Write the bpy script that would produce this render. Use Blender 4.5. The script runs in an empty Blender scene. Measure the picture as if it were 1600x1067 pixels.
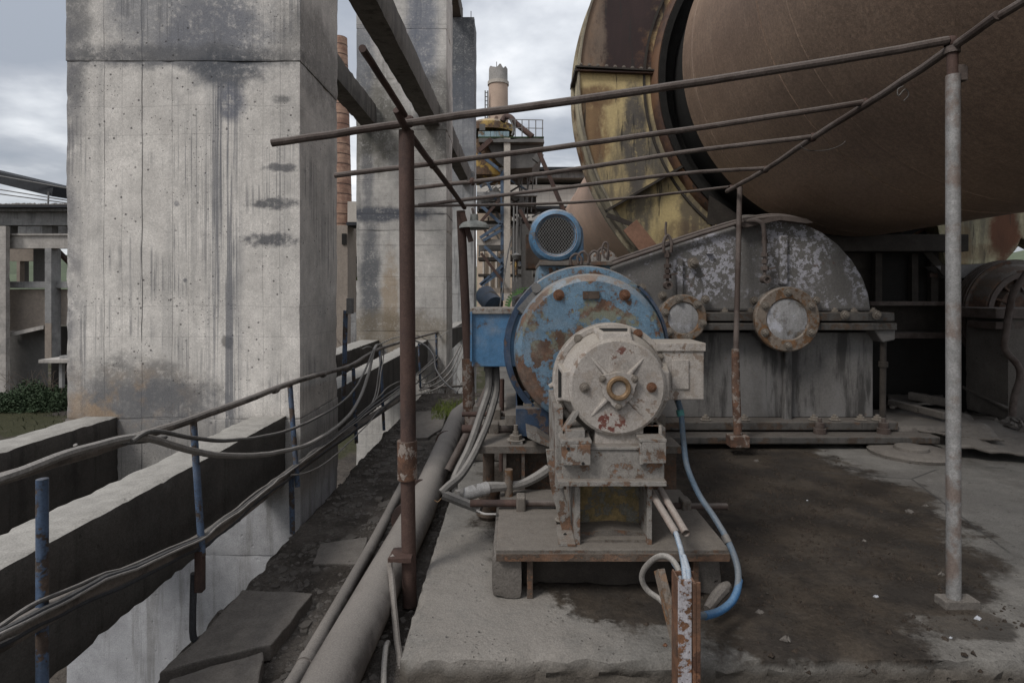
import bpy, math, random
from math import sin, cos, pi, radians, sqrt, atan2
from mathutils import Vector, Matrix, noise as mn
random.seed(7)
S = bpy.context.scene
COL = S.collection
# ------------------------------------------------------------------ camera, world, sun, exposure
F = 889.0; H = 1.55; VX, VY = 805.0, 457.0     # focal in px of the 1600 px photo, eye height over the machine slab, vanishing point
cd = bpy.data.cameras.new('camera'); cam = bpy.data.objects.new('camera', cd); COL.objects.link(cam)
cam.location = (0, 0, H); cam.rotation_euler = (pi/2, 0, 0)
cd.sensor_width = 36; cd.lens = F/1600*36; cd.shift_x = -(VX-800)/1600; cd.shift_y = -(533.5-VY)/1600
cd.clip_start = 0.05; cd.clip_end = 3000
S.camera = cam
W = bpy.data.worlds.new('World'); S.world = W; W.use_nodes = True
SUN_EL, SUN_AZ = radians(48), radians(228)     # azimuth clockwise from +Y: behind the camera, to the left
def build_world():
    nt = W.node_tree; nt.nodes.clear(); L = nt.links.new
    N = nt.nodes.new
    out = N('ShaderNodeOutputWorld'); bg = N('ShaderNodeBackground'); bg.inputs[1].default_value = 0.1
    sky = N('ShaderNodeTexSky'); sky.sky_type = 'NISHITA'; sky.sun_disc = False
    sky.sun_elevation = SUN_EL; sky.sun_rotation = SUN_AZ; sky.air_density = 1.2; sky.dust_density = 2
    tc = N('ShaderNodeTexCoord')
    sep = N('ShaderNodeSeparateXYZ'); L(tc.outputs['Generated'], sep.inputs[0])
    def m(op, a, b=None):
        n = N('ShaderNodeMath'); n.operation = op
        for i, v in enumerate((a, b)):
            if v is None: continue
            if isinstance(v, (int, float)): n.inputs[i].default_value = v
            else: L(v, n.inputs[i])
        return n.outputs[0]
    z = m('MAXIMUM', sep.outputs[2], 0.0)
    # clouds on a flat deck: direction / (z + k)
    dv = m('ADD', z, 0.16)
    cx = m('DIVIDE', sep.outputs[0], dv); cy = m('DIVIDE', sep.outputs[1], dv)
    cmb = N('ShaderNodeCombineXYZ'); L(cx, cmb.inputs[0]); L(cy, cmb.inputs[1])
    def noi(scale, det, off, dist=0.0):
        mp = N('ShaderNodeMapping'); mp.inputs[1].default_value = off; L(cmb.outputs[0], mp.inputs[0])
        n = N('ShaderNodeTexNoise'); n.inputs['Scale'].default_value = scale; n.inputs['Detail'].default_value = det
        n.inputs['Roughness'].default_value = .55; n.inputs['Distortion'].default_value = dist; L(mp.outputs[0], n.inputs['Vector']); return n.outputs[0]
    n1 = noi(.55, 6, (3.1, 1.7, 0), .25); n2 = noi(1.6, 7, (8.3, 5.1, 2.0), .2)
    c = m('ADD', m('MULTIPLY', n1, .65), m('MULTIPLY', n2, .35))
    r = N('ShaderNodeValToRGB'); L(c, r.inputs[0])
    e = r.color_ramp.elements
    e[0].position = .40; e[0].color = (2.9, 3.15, 3.6, 1)
    e[1].position = .60; e[1].color = (9.2, 9.2, 9.3, 1)
    k = r.color_ramp.elements.new(.465); k.color = (3.7, 3.9, 4.3, 1)
    k = r.color_ramp.elements.new(.525); k.color = (6.0, 6.2, 6.5, 1)
    # overcast sky: three times brighter overhead than at the horizon
    g = m('ADD', m('MULTIPLY', z, .6), 0.88)
    sc = N('ShaderNodeVectorMath'); sc.operation = 'SCALE'; L(r.outputs[0], sc.inputs[0]); L(g, sc.inputs['Scale'])
    mx = N('ShaderNodeMix'); mx.data_type = 'RGBA'; mx.inputs[0].default_value = .9
    L(sky.outputs[0], mx.inputs[6]); L(sc.outputs[0], mx.inputs[7])
    L(mx.outputs[2], bg.inputs[0]); L(bg.outputs[0], out.inputs[0])
build_world()
sl = bpy.data.lights.new('sun', 'SUN'); sl.energy = 1.5; sl.angle = radians(16); sl.color = (1, .97, .93)
so = bpy.data.objects.new('sun', sl); COL.objects.link(so)
sd = Vector((sin(SUN_AZ)*cos(SUN_EL), cos(SUN_AZ)*cos(SUN_EL), sin(SUN_EL)))
so.rotation_euler = (-sd).to_track_quat('-Z', 'Y').to_euler(); so.location = sd*50
S.view_settings.view_transform = 'Standard'; S.view_settings.look = 'None'
S.view_settings.gamma = 1; S.view_settings.use_curve_mapping = False
S.view_settings.exposure = 0.40
S.cycles.max_bounces = 5; S.cycles.diffuse_bounces = 2; S.cycles.glossy_bounces = 2; S.cycles.transmission_bounces = 0; S.cycles.caustics_reflective = False

# ------------------------------------------------------------------ measuring helpers (photo pixel + distance -> metres)
def P(px, py, d): return Vector(((px-VX)/F*d, d, H-(py-VY)/F*d))
def PX(px, py, X): return P(px, py, X*F/(px-VX))          # on the plane x = X
def PZ(px, py, Z): return P(px, py, (H-Z)*F/(py-VY))      # on the plane z = Z
ZW = H-1.75                                                # walkway level
ZG = H-5.2                                                 # yard level

# ------------------------------------------------------------------ material builder
class NT:
    def __init__(s, name):
        s.mat_ = bpy.data.materials.new(name); s.mat_.use_nodes = True; s.t = s.mat_.node_tree; s.t.nodes.clear()
        g = s.n('ShaderNodeNewGeometry'); s.pos = g.outputs['Position']
        q = s.n('ShaderNodeSeparateXYZ'); s.l(s.pos, q.inputs[0]); s.x, s.y, s.z = q.outputs
        q = s.n('ShaderNodeSeparateXYZ'); s.l(g.outputs['Normal'], q.inputs[0]); s.nx, s.ny, s.nz = q.outputs
    def n(s, t): return s.t.nodes.new(t)
    def l(s, a, b): s.t.links.new(a, b)
    def put(s, v, inp):
        if isinstance(v, (int, float)): inp.default_value = v
        elif isinstance(v, (tuple, list)): inp.default_value = tuple(v)[:3]+(1,) if len(inp.default_value) == 4 else tuple(v)[:3]
        else: s.l(v, inp)
    def m(s, op, a, b=None, c=None, clamp=False):
        n = s.n('ShaderNodeMath'); n.operation = op; n.use_clamp = clamp
        for i, v in enumerate((a, b, c)):
            if v is not None: s.put(v, n.inputs[i])
        return n.outputs[0]
    def mul(s, *a):
        r = a[0]
        for b in a[1:]: r = s.m('MULTIPLY', r, b)
        return r
    def add(s, *a):
        r = a[0]
        for b in a[1:]: r = s.m('ADD', r, b)
        return r
    def mx(s, *a):
        r = a[0]
        for b in a[1:]: r = s.m('MAXIMUM', r, b)
        return r
    def vec(s, st=(1, 1, 1), seed=0):
        n = s.n('ShaderNodeVectorMath'); n.operation = 'MULTIPLY_ADD'; s.l(s.pos, n.inputs[0])
        n.inputs[1].default_value = st; n.inputs[2].default_value = (seed*3.7, seed*1.9, seed*5.3); return n.outputs[0]
    def noise(s, scale, det=5, st=(1, 1, 1), seed=0, rough=.6, dist=0):
        n = s.n('ShaderNodeTexNoise'); s.l(s.vec(st, seed), n.inputs['Vector'])
        det = min(det, 3 if scale*max(st) > 25 else (4 if scale*max(st) > 8 else 6))
        n.inputs['Scale'].default_value = scale; n.inputs['Detail'].default_value = det
        n.inputs['Roughness'].default_value = rough; n.inputs['Distortion'].default_value = dist; return n.outputs[0]
    def vor(s, scale, st=(1, 1, 1), seed=0, feat='F1', rnd=1):
        n = s.n('ShaderNodeTexVoronoi'); s.l(s.vec(st, seed), n.inputs['Vector']); n.feature = feat
        n.inputs['Scale'].default_value = scale; n.inputs['Randomness'].default_value = rnd; return n.outputs['Distance']
    def ss(s, v, lo, hi):
        n = s.n('ShaderNodeMapRange'); n.interpolation_type = 'SMOOTHSTEP'; s.put(v, n.inputs[0])
        if lo <= hi: n.inputs[1].default_value = lo; n.inputs[2].default_value = hi; n.inputs[3].default_value = 0; n.inputs[4].default_value = 1
        else: n.inputs[1].default_value = hi; n.inputs[2].default_value = lo; n.inputs[3].default_value = 1; n.inputs[4].default_value = 0
        return n.outputs[0]
    def patch(s, scale, lo, hi, det=6, st=(1, 1, 1), seed=0, rough=.65, dist=0): return s.ss(s.noise(scale, det, st, seed, rough, dist), lo, hi)
    def blob(s, c, r, warp=.35, ws=3.0, soft=.35, seed=1, st=(1, 1, 1)):
        n = s.n('ShaderNodeVectorMath'); n.operation = 'MULTIPLY_ADD'; s.l(s.pos, n.inputs[0])
        n.inputs[1].default_value = tuple(1/q for q in r); n.inputs[2].default_value = tuple(-a/q for a, q in zip(c, r))
        q = s.n('ShaderNodeVectorMath'); q.operation = 'LENGTH'; s.l(n.outputs[0], q.inputs[0])
        w = s.mul(s.add(s.noise(ws, 6, st, seed, .7), -.5), warp*4)
        return s.ss(s.add(q.outputs['Value'], w), 1+soft/2, 1-soft/2)
    def up(s, lo=.35, hi=.85, w=.3, ws=14): return s.ss(s.add(s.nz, s.mul(s.add(s.noise(ws, 4), -.5), w*2)), lo, hi)
    def lines(s, co, period, width, off=0, wob=.01):
        a = s.add(co, off, s.mul(s.add(s.noise(.7, 3, seed=9), -.5), wob*2))
        f = s.m('PINGPONG', a, period/2)
        return s.ss(f, width, width*.25)
    def mix(s, f, a, b):
        n = s.n('ShaderNodeMix'); n.data_type = 'RGBA'; s.put(f, n.inputs[0]); s.put(a, n.inputs[6]); s.put(b, n.inputs[7]); return n.outputs[2]
    def mixf(s, f, a, b):
        n = s.n('ShaderNodeMix'); s.put(f, n.inputs[0]); s.put(a, n.inputs[2]); s.put(b, n.inputs[3]); return n.outputs[0]
    def vary(s, col, scale=3, lo=.75, hi=1.2, det=6, st=(1, 1, 1), seed=3):
        f = s.mixf(s.noise(scale, det, st, seed), lo*.8, hi*1.2)
        n = s.n('ShaderNodeVectorMath'); n.operation = 'SCALE'; s.put(col, n.inputs[0]); s.put(f, n.inputs['Scale']); return n.outputs[0]
    def done(s, col, rough=.8, metal=0, bump=None, bstr=.5, bdist=.01, alpha=None, spec=.35):
        o = s.n('ShaderNodeOutputMaterial'); b = s.n('ShaderNodeBsdfPrincipled'); s.l(b.outputs[0], o.inputs[0])
        col = s.vary(col, 150, .70, 1.30, det=2, seed=91)
        s.put(col, b.inputs['Base Color']); s.put(rough, b.inputs['Roughness']); s.put(metal, b.inputs['Metallic'])
        b.inputs['Specular IOR Level'].default_value = spec
        if bump is not None:
            u = s.n('ShaderNodeBump'); u.inputs['Strength'].default_value = bstr; u.inputs['Distance'].default_value = bdist
            s.put(bump, u.inputs['Height']); s.l(u.outputs[0], b.inputs['Normal'])
        return s.mat_

def concrete(name, base, dark, streak=.5, line=None, line2=None, pits=1.0, topdust=None, spots=(), coarse=1.0, warmspots=(), boards=None, extra=None):
    t = NT(name)
    c = t.vary(base, 1.1, .85, 1.12, seed=1)
    c = t.vary(c, 9, .88, 1.1, seed=2)
    c = t.vary(c, 70, .9, 1.1, seed=4, det=3); c = t.vary(c, 3.2, .88, 1.1, seed=61, det=8)
    c = t.mix(t.mul(t.patch(1.2, .5, .72, seed=5), .55), c, dark)
    c = t.mix(t.mul(t.patch(1.0, .50, .68, st=(7, 7, .35), seed=6, det=7), streak), c, dark)
    c = t.mix(t.mul(t.patch(5, .55, .75, seed=11), .35), c, tuple(q*1.25 for q in base))
    ht = [t.mul(t.noise(45, 6, seed=7), .35), t.mul(t.noise(6, 4, seed=8), .6)]
    if boards:
        ax, per = boards
        co = {'x': t.x, 'y': t.y, 'z': t.z}[ax]
        lm = t.mul(t.lines(co, per, .006), t.patch(1.5, .35, .6, seed=21))
        c = t.mix(t.mul(lm, .65), c, tuple(q*.35 for q in dark)); ht.append(t.mul(lm, -.8))
        if ax != 'z':
            st = (40, 40, .6)
        else: st = (.6, .6, 40)
        ht.append(t.mul(t.noise(1, 5, st=st, seed=31), .5))
        c = t.mix(t.mul(t.patch(1, .5, .8, st=st, seed=32), .25), c, dark)
    if line:
        for x0, w, s_ in line:
            lm = t.mul(t.ss(t.m('ABSOLUTE', t.add(t.x, -x0, t.mul(t.add(t.noise(1.6, 5, seed=12), -.5), .03))), w, w*.2), t.patch(1.3, .3, .5, st=(3, 3, 1), seed=13+x0), s_)
            c = t.mix(lm, c, tuple(q*.3 for q in dark)); ht.append(t.mul(lm, -.3))
    if line2:
        for z0, w, s_ in line2:
            lm = t.mul(t.ss(t.m('ABSOLUTE', t.add(t.z, -z0, t.mul(t.add(t.noise(1.2, 6, seed=14), -.5), .08))), w, w*.2), t.patch(2, .3, .5, seed=15), s_)
            c = t.mix(lm, c, tuple(q*.35 for q in dark)); ht.append(t.mul(lm, -1))
    mott = t.add(t.mul(t.noise(26, 7, seed=71, rough=.75), .6), t.mul(t.noise(5, 5, seed=72), .4))
    for (ce, ra, col, st_, wp, ws) in spots:
        c = t.mix(t.mul(t.blob(ce, ra, wp, ws, .8, seed=ce[2]*3+ce[0]), t.ss(mott, .26, .52), st_), c, col)
    if pits:
        d = t.vor(14, seed=1); q = t.mul(t.ss(d, .15, .07), t.patch(2.2, .50, .56, det=2, seed=16))
        d2 = t.vor(34, seed=2); q2 = t.mul(t.ss(d2, .19, .1), t.patch(3, .52, .58, det=2, seed=17))
        q = t.mul(t.mx(q, q2), pits)
        c = t.mix(t.mul(q, .8), c, tuple(v*.3 for v in dark)); ht.append(t.mul(q, -1.5))
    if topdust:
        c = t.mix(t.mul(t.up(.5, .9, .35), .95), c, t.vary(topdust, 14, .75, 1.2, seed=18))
    if extra: c = extra(t, c)
    return t.done(c, getattr(t, 'rough_', .92), 0, t.add(*ht), .34*coarse, .010*coarse, spec=.2)

def painted(name, paint, rust=(.095, .052, .033), amt=.5, dust=(.235, .21, .18), dustamt=.7, scale=3.0, rough=.55, dirt=.4, patches=(), stain=None, metal=0, flake=None, bare=None, seedo=0):
    t = NT(name)
    c = t.vary(paint, 2.2, .85, 1.15, seed=1+seedo)
    c = t.vary(c, 40, .85, 1.15, seed=2, det=4); c = t.vary(c, 9, .85, 1.12, seed=33+seedo, det=8)
    if flake:
        fl = t.patch(3.2, .52, .56, det=9, seed=5+seedo, rough=.72)
        fl = t.mul(fl, t.patch(1.4, .42, .56, seed=6+seedo)); c = t.mix(fl, c, flake)
    else: fl = 0.0
    # streaks running down
    c = t.mix(t.mul(t.patch(1.2, .52, .72, st=(10, 10, .8), seed=7+seedo), dirt), c, tuple(q*.35 for q in (stain or paint)))
    th = .66-.26*amt
    r = t.patch(scale, th, th+.035, det=9, seed=8+seedo, rough=.68)
    r2 = t.mul(t.patch(scale*9, .60, .64, det=5, seed=9), min(1, amt*1.6), t.patch(scale, th-.14, th-.02, det=4, seed=8+seedo))
    r = t.mx(r, r2)
    for (ce, ra, wp, ws) in patches: r = t.mx(r, t.blob(ce, ra, wp, ws, .12, seed=ce[2]*2))
    rc = t.mix(t.patch(11, .4, .65, seed=10), tuple(rust), tuple(q*m_ for q, m_ in zip(rust, (1.75, 1.6, 1.45))))
    rc = t.vary(rc, 60, .7, 1.3, seed=11, det=4)
    if bare: rc = t.mix(t.patch(6, .5, .6, seed=12), rc, bare)
    rim = t.mul(t.ss(t.noise(scale, 9, seed=8+seedo, rough=.68), th-.03, th), t.add(1.0, t.mul(r, -1.0)))
    c = t.mix(t.mul(rim, .45), c, tuple(q*.45 for q in paint)); c = t.mix(r, c, rc)
    if dustamt: c = t.mix(t.mul(t.up(.15, .95, .4), dustamt), c, t.vary(dust, 18, .8, 1.15, seed=13))
    c = t.mix(t.mul(t.patch(5, .42, .75, seed=14, det=8), .45*dustamt+.05), c, dust)
    h = t.add(t.mul(r, -.6), t.mul(t.noise(90, 4, seed=15), .25), t.mul(t.noise(14, 3, seed=16), .3))
    return t.done(c, t.mixf(r, rough, .9), t.mixf(r, metal, 0), h, .5, .004)

M = {}
# ------------------------------------------------------------------ mesh builder
class MB:
    def __init__(s): s.v = []; s.f = []; s.sm = []
    def add(s, vs, fs, smooth=False):
        o = len(s.v); s.v += [tuple(v) for v in vs]; s.f += [tuple(i+o for i in f) for f in fs]; s.sm += [smooth]*len(fs); return s
    def box(s, a, b):
        x0, y0, z0 = (min(p, q) for p, q in zip(a, b)); x1, y1, z1 = (max(p, q) for p, q in zip(a, b))
        return s.add([(x0, y0, z0), (x1, y0, z0), (x1, y1, z0), (x0, y1, z0), (x0, y0, z1), (x1, y0, z1), (x1, y1, z1), (x0, y1, z1)],
                     [(0, 3, 2, 1), (4, 5, 6, 7), (0, 1, 5, 4), (1, 2, 6, 5), (2, 3, 7, 6), (3, 0, 4, 7)])
    def bar(s, p, q, w, h, up=(0, 0, 1)):
        p, q = Vector(p), Vector(q); d = (q-p).normalized(); u = Vector(up)
        if abs(d.dot(u)) > .98: u = Vector((1, 0, 0))
        r = d.cross(u).normalized(); u = r.cross(d).normalized()
        vs = [e+r*(i*w/2)+u*(j*h/2) for e in (p, q) for i, j in ((-1, -1), (1, -1), (1, 1), (-1, 1))]
        return s.add(vs, [(0, 1, 2, 3), (7, 6, 5, 4), (0, 4, 5, 1), (1, 5, 6, 2), (2, 6, 7, 3), (3, 7, 4, 0)])
    def tube(s, pts, r, n=10, smooth=0, caps=True, wob=0):
        pts = [Vector(p) for p in pts]
        rs = r if isinstance(r, (list, tuple)) else [r]*len(pts)
        if smooth and len(pts) > 2:
            q = []; rr = []
            for i in range(len(pts)-1):
                a = pts[max(i-1, 0)]; b = pts[i]; c = pts[i+1]; d = pts[min(i+2, len(pts)-1)]
                for k in range(smooth):
                    t = k/smooth
                    q.append(.5*((2*b)+(c-a)*t+(2*a-5*b+4*c-d)*t*t+(3*b-a-3*c+d)*t**3)); rr.append(rs[i]*(1-t)+rs[i+1]*t)
            q.append(pts[-1]); rr.append(rs[-1]); pts, rs = q, rr
        if wob: pts = [p+Vector((mn.noise(p*6), mn.noise(p*6+Vector((9, 0, 0))), mn.noise(p*6+Vector((0, 7, 0)))))*wob for p in pts]
        vs = []; fs = []; u = None
        for i, p in enumerate(pts):
            d = (pts[min(i+1, len(pts)-1)]-pts[max(i-1, 0)])
            d = d.normalized() if d.length > 1e-9 else Vector((0, 0, 1))
            if u is None: u = d.orthogonal().normalized()
            u = (u-d*u.dot(d)); u = u.normalized() if u.length > 1e-6 else d.orthogonal().normalized()
            w = d.cross(u)
            vs += [p+(u*cos(2*pi*k/n)+w*sin(2*pi*k/n))*rs[i] for k in range(n)]
        for i in range(len(pts)-1):
            for k in range(n): fs.append((i*n+k, i*n+(k+1) % n, (i+1)*n+(k+1) % n, (i+1)*n+k))
        if caps: fs.append(tuple(range(n))[::-1]); fs.append(tuple((len(pts)-1)*n+k for k in range(n)))
        return s.add(vs, fs, True)
    def cyl(s, p, q, r, n=16, r2=None, caps=True): return s.tube([p, q], [r, r if r2 is None else r2], n, caps=caps)
    def lathe(s, c, prof, n=48, axis='y', a0=0, a1=2*pi):      # prof: (offset along the axis, radius); axis y: towards +y
        full = abs(a1-a0-2*pi) < 1e-6; m = n if full else n+1; vs = []; fs = []
        for (h, r) in prof:
            for k in range(m):
                a = a0+(a1-a0)*k/n
                if axis == 'y': vs.append((c[0]+r*cos(a), c[1]+h, c[2]+r*sin(a)))
                elif axis == 'z': vs.append((c[0]+r*cos(a), c[1]+r*sin(a), c[2]+h))
                else: vs.append((c[0]+h, c[1]+r*cos(a), c[2]+r*sin(a)))
        for i in range(len(prof)-1):
            for k in range(n if full else n): fs.append((i*m+k, i*m+(k+1) % m, (i+1)*m+(k+1) % m, (i+1)*m+k))
        return s.add(vs, fs, True)
    def ring(s, c, r0, r1, y0, y1, n=48, axis='y', a0=0, a1=2*pi):
        s.lathe(c, [(y0, r0), (y0, r1), (y1, r1), (y1, r0), (y0, r0)], n, axis, a0, a1)
        if a1-a0 < 2*pi-.001:
            for a in (a0, a1):
                p = [(r0, y0), (r1, y0), (r1, y1), (r0, y1)]
                if axis == 'y': s.add([(c[0]+r*cos(a), c[1]+y, c[2]+r*sin(a)) for r, y in p], [(0, 1, 2, 3)])
        return s
    def prism(s, poly, a, b, axis='y'):                          # poly in the plane across the axis
        n = len(poly)
        def v(p, h): return (p[0], h, p[1]) if axis == 'y' else ((p[0], p[1], h) if axis == 'z' else (h, p[0], p[1]))
        return s.add([v(p, a) for p in poly]+[v(p, b) for p in poly],
                     [tuple(range(n))[::-1], tuple(range(n, 2*n))]+[(i, (i+1) % n, n+(i+1) % n, n+i) for i in range(n)])
    def sphere(s, c, r, n=12, sq=(1, 1, 1)):
        return s.add(*_sph(c, r, n, sq), True)
    def rough(s, a, b, step=.08, amp=.006, chip=.02, ns=5.0, seed=0, chipz=True, zc=.12):
        a, b = [min(p, q) for p, q in zip(a, b)], [max(p, q) for p, q in zip(a, b)]
        n = [max(1, min(400, round((b[i]-a[i])/step))) for i in range(3)]
        idx = {}; vs = []; fs = []
        def vid(i, j, k):
            key = (i, j, k)
            if key in idx: return idx[key]
            t = (i, j, k); p = Vector([a[q]+(b[q]-a[q])*t[q]/n[q] for q in range(3)])
            sh = Vector((seed*3.1, seed*1.3, 0))
            nn = mn.noise((p+sh)*ns); n2 = mn.noise((p+sh)*ns*2.7+Vector((5, 5, 5)))
            ext = [(-1 if t[q] == 0 else (1 if t[q] == n[q] else 0)) for q in range(3)]
            cnt = sum(1 for e in ext if e)
            off = Vector((0, 0, 0))
            for q in range(3):
                if ext[q]:
                    off[q] += ext[q]*amp*(nn*.7+n2*.5)
                    if cnt >= 2: off[q] -= ext[q]*(chip*.3+max(0, n2+.1)*chip*.9+max(0, mn.noise((p+sh)*11)-.15)*chip*1.6+max(0, mn.noise((p+sh)*1.7)-.25)*chip*1.5)*(zc if (q == 2 and not chipz) else 1)
            idx[key] = len(vs); vs.append(p+off); return idx[key]
        for ax in range(3):
            u, w = [q for q in range(3) if q != ax]
            for side in (0, n[ax]):
                for i in range(n[u]):
                    for j in range(n[w]):
                        def g(ii, jj):
                            t = [0, 0, 0]; t[ax] = side; t[u] = ii; t[w] = jj; return vid(*t)
                        q = (g(i, j), g(i+1, j), g(i+1, j+1), g(i, j+1))
                        fl = (side == 0) ^ (ax == 1)
                        fs.append(q[::-1] if fl else q)
        return s.add(vs, fs, True)
    def mesh(s, name, mat, off=(0, 0, 0), angle=35):
        me = bpy.data.meshes.new(name); ox, oy, oz = off
        me.from_pydata([(x-ox, y-oy, z-oz) for x, y, z in s.v], [], s.f)
        me.polygons.foreach_set('use_smooth', s.sm)
        if any(s.sm): me.set_sharp_from_angle(angle=radians(angle))
        me.materials.append(mat); me.update(); return me
    def build(s, name, mat, parent=None, label=None, bevel=0, loc=None):
        off = wl(parent) if parent is not None else (Vector(loc) if loc is not None else (s.centre() if s.v else Vector()))
        o = bpy.data.objects.new(name, s.mesh(name, mat, off)); COL.objects.link(o)
        if parent is not None: o.parent = parent
        else: o.location = off
        WL[o] = Vector(off)
        if label: o['label'] = label
        if bevel:
            b = o.modifiers.new('bevel', 'BEVEL'); b.width = bevel; b.segments = 2; b.limit_method = 'ANGLE'; b.angle_limit = radians(40); b.use_clamp_overlap = True
        return o
    def centre(s):
        xs, ys, zs = zip(*s.v); return Vector(((min(xs)+max(xs))/2, (min(ys)+max(ys))/2, min(zs)))
WL = {}
def wl(o): return WL.get(o, Vector((0, 0, 0)))
def _sph(c, r, n, sq):
    vs = []; fs = []; m = n//2
    for i in range(m+1):
        a = pi*i/m
        for k in range(n): vs.append((c[0]+r*sq[0]*sin(a)*cos(2*pi*k/n), c[1]+r*sq[1]*sin(a)*sin(2*pi*k/n), c[2]+r*sq[2]*cos(a)))
    for i in range(m):
        for k in range(n): fs.append((i*n+k, (i+1)*n+k, (i+1)*n+(k+1) % n, i*n+(k+1) % n))
    return vs, fs
def thing(name, label, cat, loc=(0, 0, 0), group=None):
    o = bpy.data.objects.new(name, None); COL.objects.link(o); o.location = loc; o.empty_display_size = .1
    o['label'] = label; o['category'] = cat; WL[o] = Vector(loc)
    if group: o['group'] = group
    return o
def tag(o, label, cat, group=None):
    o['label'] = label; o['category'] = cat
    if group: o['group'] = group
    return o
def kind(o, k, label=None, cat=None):
    o['kind'] = k
    if label: o['label'] = label
    if cat: o['category'] = cat
    return o
def inst(name, me, parent, pos, rot=(0, 0, 0), scale=1.0):
    o = bpy.data.objects.new(name, me); COL.objects.link(o); o.parent = parent
    o.location = Vector(pos)-wl(parent); o.rotation_euler = rot
    if scale != 1.0: o.scale = (scale,)*3
    WL[o] = Vector(pos); return o
# ------------------------------------------------------------------ materials
D1 = 4.30                                                   # distance of the first pillar's face
def pz(py, d): return H-(py-VY)/F*d
def px_(px, d): return (px-VX)/F*d
sx = lambda q: px_(q, D1); sz = lambda q: pz(q, D1)
DARK = (.075, .075, .082)
def _p1(t, c):
    # grey wash with a shape of its own: run-off band below the joint, soot at the left arris, damp at the foot
    fr = t.ss(t.y, D1+.15, D1+.05)
    band = t.mul(t.ss(t.m('ABSOLUTE', t.add(t.x, -sx(350), t.mul(t.add(t.noise(1.4, 4, seed=41), -.5), .12))), .17, .05), t.patch(1, .44, .58, st=(38, 38, .5), seed=42, det=7), t.ss(t.z, sz(95), sz(140)))
    c = t.mix(t.mul(band, .75, fr), c, (.10, .105, .12))
    b2 = t.mul(t.patch(1, .5, .62, st=(45, 45, .35), seed=47, det=7), t.ss(t.noise(1.1, 3, seed=48), .5, .6))
    c = t.mix(t.mul(b2, .6), c, (.13, .13, .135))
    left = t.mul(t.ss(t.add(t.x, t.mul(t.add(t.noise(3, 6, seed=43), -.5), .35)), sx(135), sx(100)), t.patch(5, .35, .6, seed=44))
    c = t.mix(t.mul(left, .7, fr), c, (.11, .11, .12))
    foot = t.mul(t.ss(t.add(t.z, t.mul(t.add(t.noise(2.2, 7, seed=45), -.5), 1.3)), sz(560), sz(650)), t.ss(t.x, sx(330), sx(210)), t.ss(t.z, sz(735), sz(655)))
    c = t.mix(t.mul(foot, .75, fr), c, t.mix(t.patch(2.5, .45, .6, seed=46), (.12, .12, .125), (.27, .19, .12)))
    low = t.ss(t.add(t.z, t.mul(t.add(t.noise(5, 6, seed=49), -.5), .15)), sz(648), sz(662))
    c = t.mix(t.mul(low, .55), c, (.14, .135, .13))
    c = t.mix(t.ss(t.z, sz(760), sz(800)), c, t.vary(t.mix(t.mul(t.patch(1, .5, .65, st=(9, 9, .8), seed=56), .6), (.33, .33, .34), (.17, .165, .16)), 8, .75, 1.15, seed=55))
    return c
M['pillar1'] = concrete('board_marked_concrete', (.50, .47, .435), (.20, .195, .19), .30,
    line=[(sx(162), .004, .8), (sx(221), .006, .95), (sx(190), .003, .4), (sx(268), .004, .55), (sx(293), .003, .4), (sx(410), .003, .4), (sx(437), .003, .5)],
    line2=[(sz(95), .012, .35), (sz(655), .006, .6), (sz(165), .003, .3), (sz(210), .003, .25), (sz(480), .003, .3), (sz(527), .003, .25)], pits=1.0,
    spots=[((sx(437), D1, sz(262)), (.13, .3, .03), (.07, .072, .08), .8, .6, 12), ((sx(424), D1, sz(318)), (.17, .3, .042), (.065, .067, .075), .85, .6, 12),
           ((sx(420), D1, sz(375)), (.17, .3, .055), (.065, .067, .075), .85, .6, 12), ((sx(300), D1, sz(20)), (.65, .4, .33), (.15, .155, .17), .7, .55, 2.2), ((sx(330), D1, sz(55)), (.35, .4, .3), (.14, .145, .165), .7, .55, 2.6),
           ((sx(285), D1, sz(88)), (.85, .4, .09), (.12, .12, .125), .85, .5, 4), ((sx(355), D1, sz(110)), (.28, .4, .14), (.08, .085, .095), .85, .5, 5), ((sx(360), D1, sz(160)), (.1, .3, .14), (.10, .11, .14), .8, .4, 5),
           ((sx(440), D1, sz(155)), (.06, .3, .03), (.1, .1, .1), .7, .5, 9), ((sx(288), D1, sz(438)), (.014, .2, .016), (.12, .12, .13), .8, .3, 9), ((sx(275), D1, sz(318)), (.018, .2, .02), (.15, .15, .165), .7, .4, 9),
           ((sx(355), D1, sz(535)), (.04, .2, .05), (.12, .11, .10), .8, .5, 12), ((sx(120), D1, sz(40)), (.1, .4, .6), (.12, .12, .12), .7, .5, 3), ((sx(215), D1, sz(608)), (.48, .4, .20), (.13, .125, .12), .75, .8, 2.6), ((sx(270), D1, sz(630)), (.3, .4, .16), (.12, .12, .125), .7, .8, 4),
           ((sx(480), D1+.4, sz(60)), (.3, .8, .35), (.12, .115, .11), .6, .5, 3)],
    extra=_p1)
D2 = 11.2
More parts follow.
